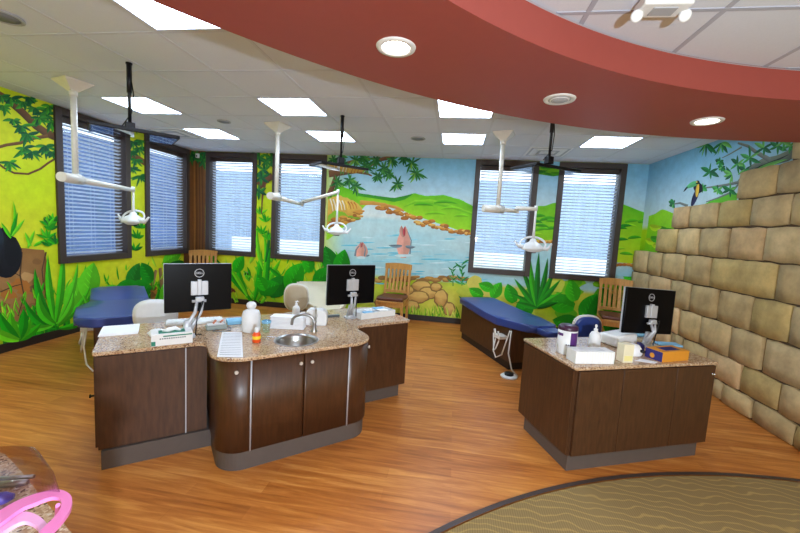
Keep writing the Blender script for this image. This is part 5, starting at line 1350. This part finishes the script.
# pink face shield
o0 = atz(30, 520, CZ)
t = thing('face_shield', 'clear face shield with a pink frame at the bottom left corner of the photo', 'face shield', (o0.x, o0.y, CZ))
zf = CZ+.07
def loc_(px, py, z): return atz(px, py, z)-Vector((o0.x, o0.y, CZ))
def ribbon(pts_out, pts_in, z, th, m, nm):
    A = [loc_(*p, z) for p in pts_out]; Bq = [loc_(*p, z) for p in pts_in]
    mb = MB(); n = len(A)
    mb.grid([[Vector((a.x, a.y, a.z+th)) for a in A], [Vector((b.x, b.y, b.z+th)) for b in Bq]])
    mb.grid([[Vector((a.x, a.y, a.z-th)) for a in A], [Vector((b.x, b.y, b.z-th)) for b in Bq]])
    mb.grid([[Vector((a.x, a.y, a.z+th)) for a in A], [Vector((a.x, a.y, a.z-th)) for a in A]])
    mb.grid([[Vector((a.x, a.y, a.z+th)) for a in Bq], [Vector((a.x, a.y, a.z-th)) for a in Bq]])
    return mb.build(nm, m, t)
def cr(P_, n=6):
    out = []
    for i in range(len(P_)-1):
        p0, p1, p2, p3 = P_[max(0, i-1)], P_[i], P_[i+1], P_[min(len(P_)-1, i+2)]
        for k in range(n):
            u = k/n; out.append(tuple(.5*((2*p1[j])+(-p0[j]+p2[j])*u+(2*p0[j]-5*p1[j]+4*p2[j]-p3[j])*u*u+(-p0[j]+3*p1[j]-3*p2[j]+p3[j])*u**3) for j in (0, 1)))
    return out+[P_[-1]]
ribbon(cr([(-14, 521), (0, 512), (18, 502), (40, 494), (58, 491), (70, 496), (72, 506), (66, 518), (50, 536), (40, 548)]),
       cr([(-14, 532), (2, 524), (20, 511), (34, 505), (50, 499), (60, 500), (61, 508), (55, 518), (42, 531), (30, 546)]), zf, .004, M_PINK, 'frame')
ribbon(cr([(-16, 524), (0, 518), (16, 514), (30, 514), (42, 520), (50, 531), (50, 545)]), cr([(-16, 548), (0, 536), (12, 528), (24, 523), (34, 526), (40, 534), (40, 547)]), zf-.01, .004, mat('pale_pink', (236, 170, 210), .4), 'nose_piece')
# visor, curved sheet standing on its edge towards the counter corner
top_ = [loc_(*p, CZ+.17) for p in cr([(-14, 448), (8, 446), (30, 447), (38, 452)])]; bot_ = [loc_(*p, zf) for p in cr([(-10, 516), (16, 502), (44, 494), (60, 494)])]
mb = MB(); mb.grid([top_, [a.lerp(b, .5)+Vector((.004, .004, 0)) for a, b in zip(top_, bot_)], bot_]); 
o = mb.build('visor', M_VISOR, t); sm = o.modifiers.new('s', 'SOLIDIFY'); sm.thickness = .0015
# foot of the shield touching the counter
mb = MB(); mb.tube([loc_(2, 528, zf-.01), loc_(0, 540, CZ+.006)], .005, 8).tube([loc_(58, 505, zf), loc_(56, 522, CZ+.006)], .004, 8); mb.build('temple_arm', M_PINK, t)
a, b = atz(-12, 486, CZ+.008), atz(28, 482, CZ+.008)
t = thing('metal_instrument', 'silver metal instrument lying on the corner counter behind the face shield', 'instrument', (a.x, a.y, CZ))
dv = b-a; mb = MB(); mb.tube([(0, 0, .008), dv*.8+Vector((0, 0, .008)), dv+Vector((0, 0, .008))], [.007, .008, .006], 10); mb.build('shaft', M_STEEL, t)
mb = MB(); pv = Vector((-dv.y, dv.x, 0)).normalized()*.03; mb.tube([pv+Vector((0, 0, .006)), dv*.98+pv*.8+Vector((0, 0, .006))], [.005, .005], 10); mb.build('second_shaft', M_STEEL, t)
a, b = atz(-10, 501, CZ+.01), atz(14, 496, CZ+.01)
mb = MB(); mb.tube([a, a.lerp(b, .6), b], [.016, .014, .006], 10); o = mb.build('blue_marker', mat('violet_plastic', (88, 84, 180), .4)); tag(o, 'violet blue marker lying beside the pink face shield', 'marker')
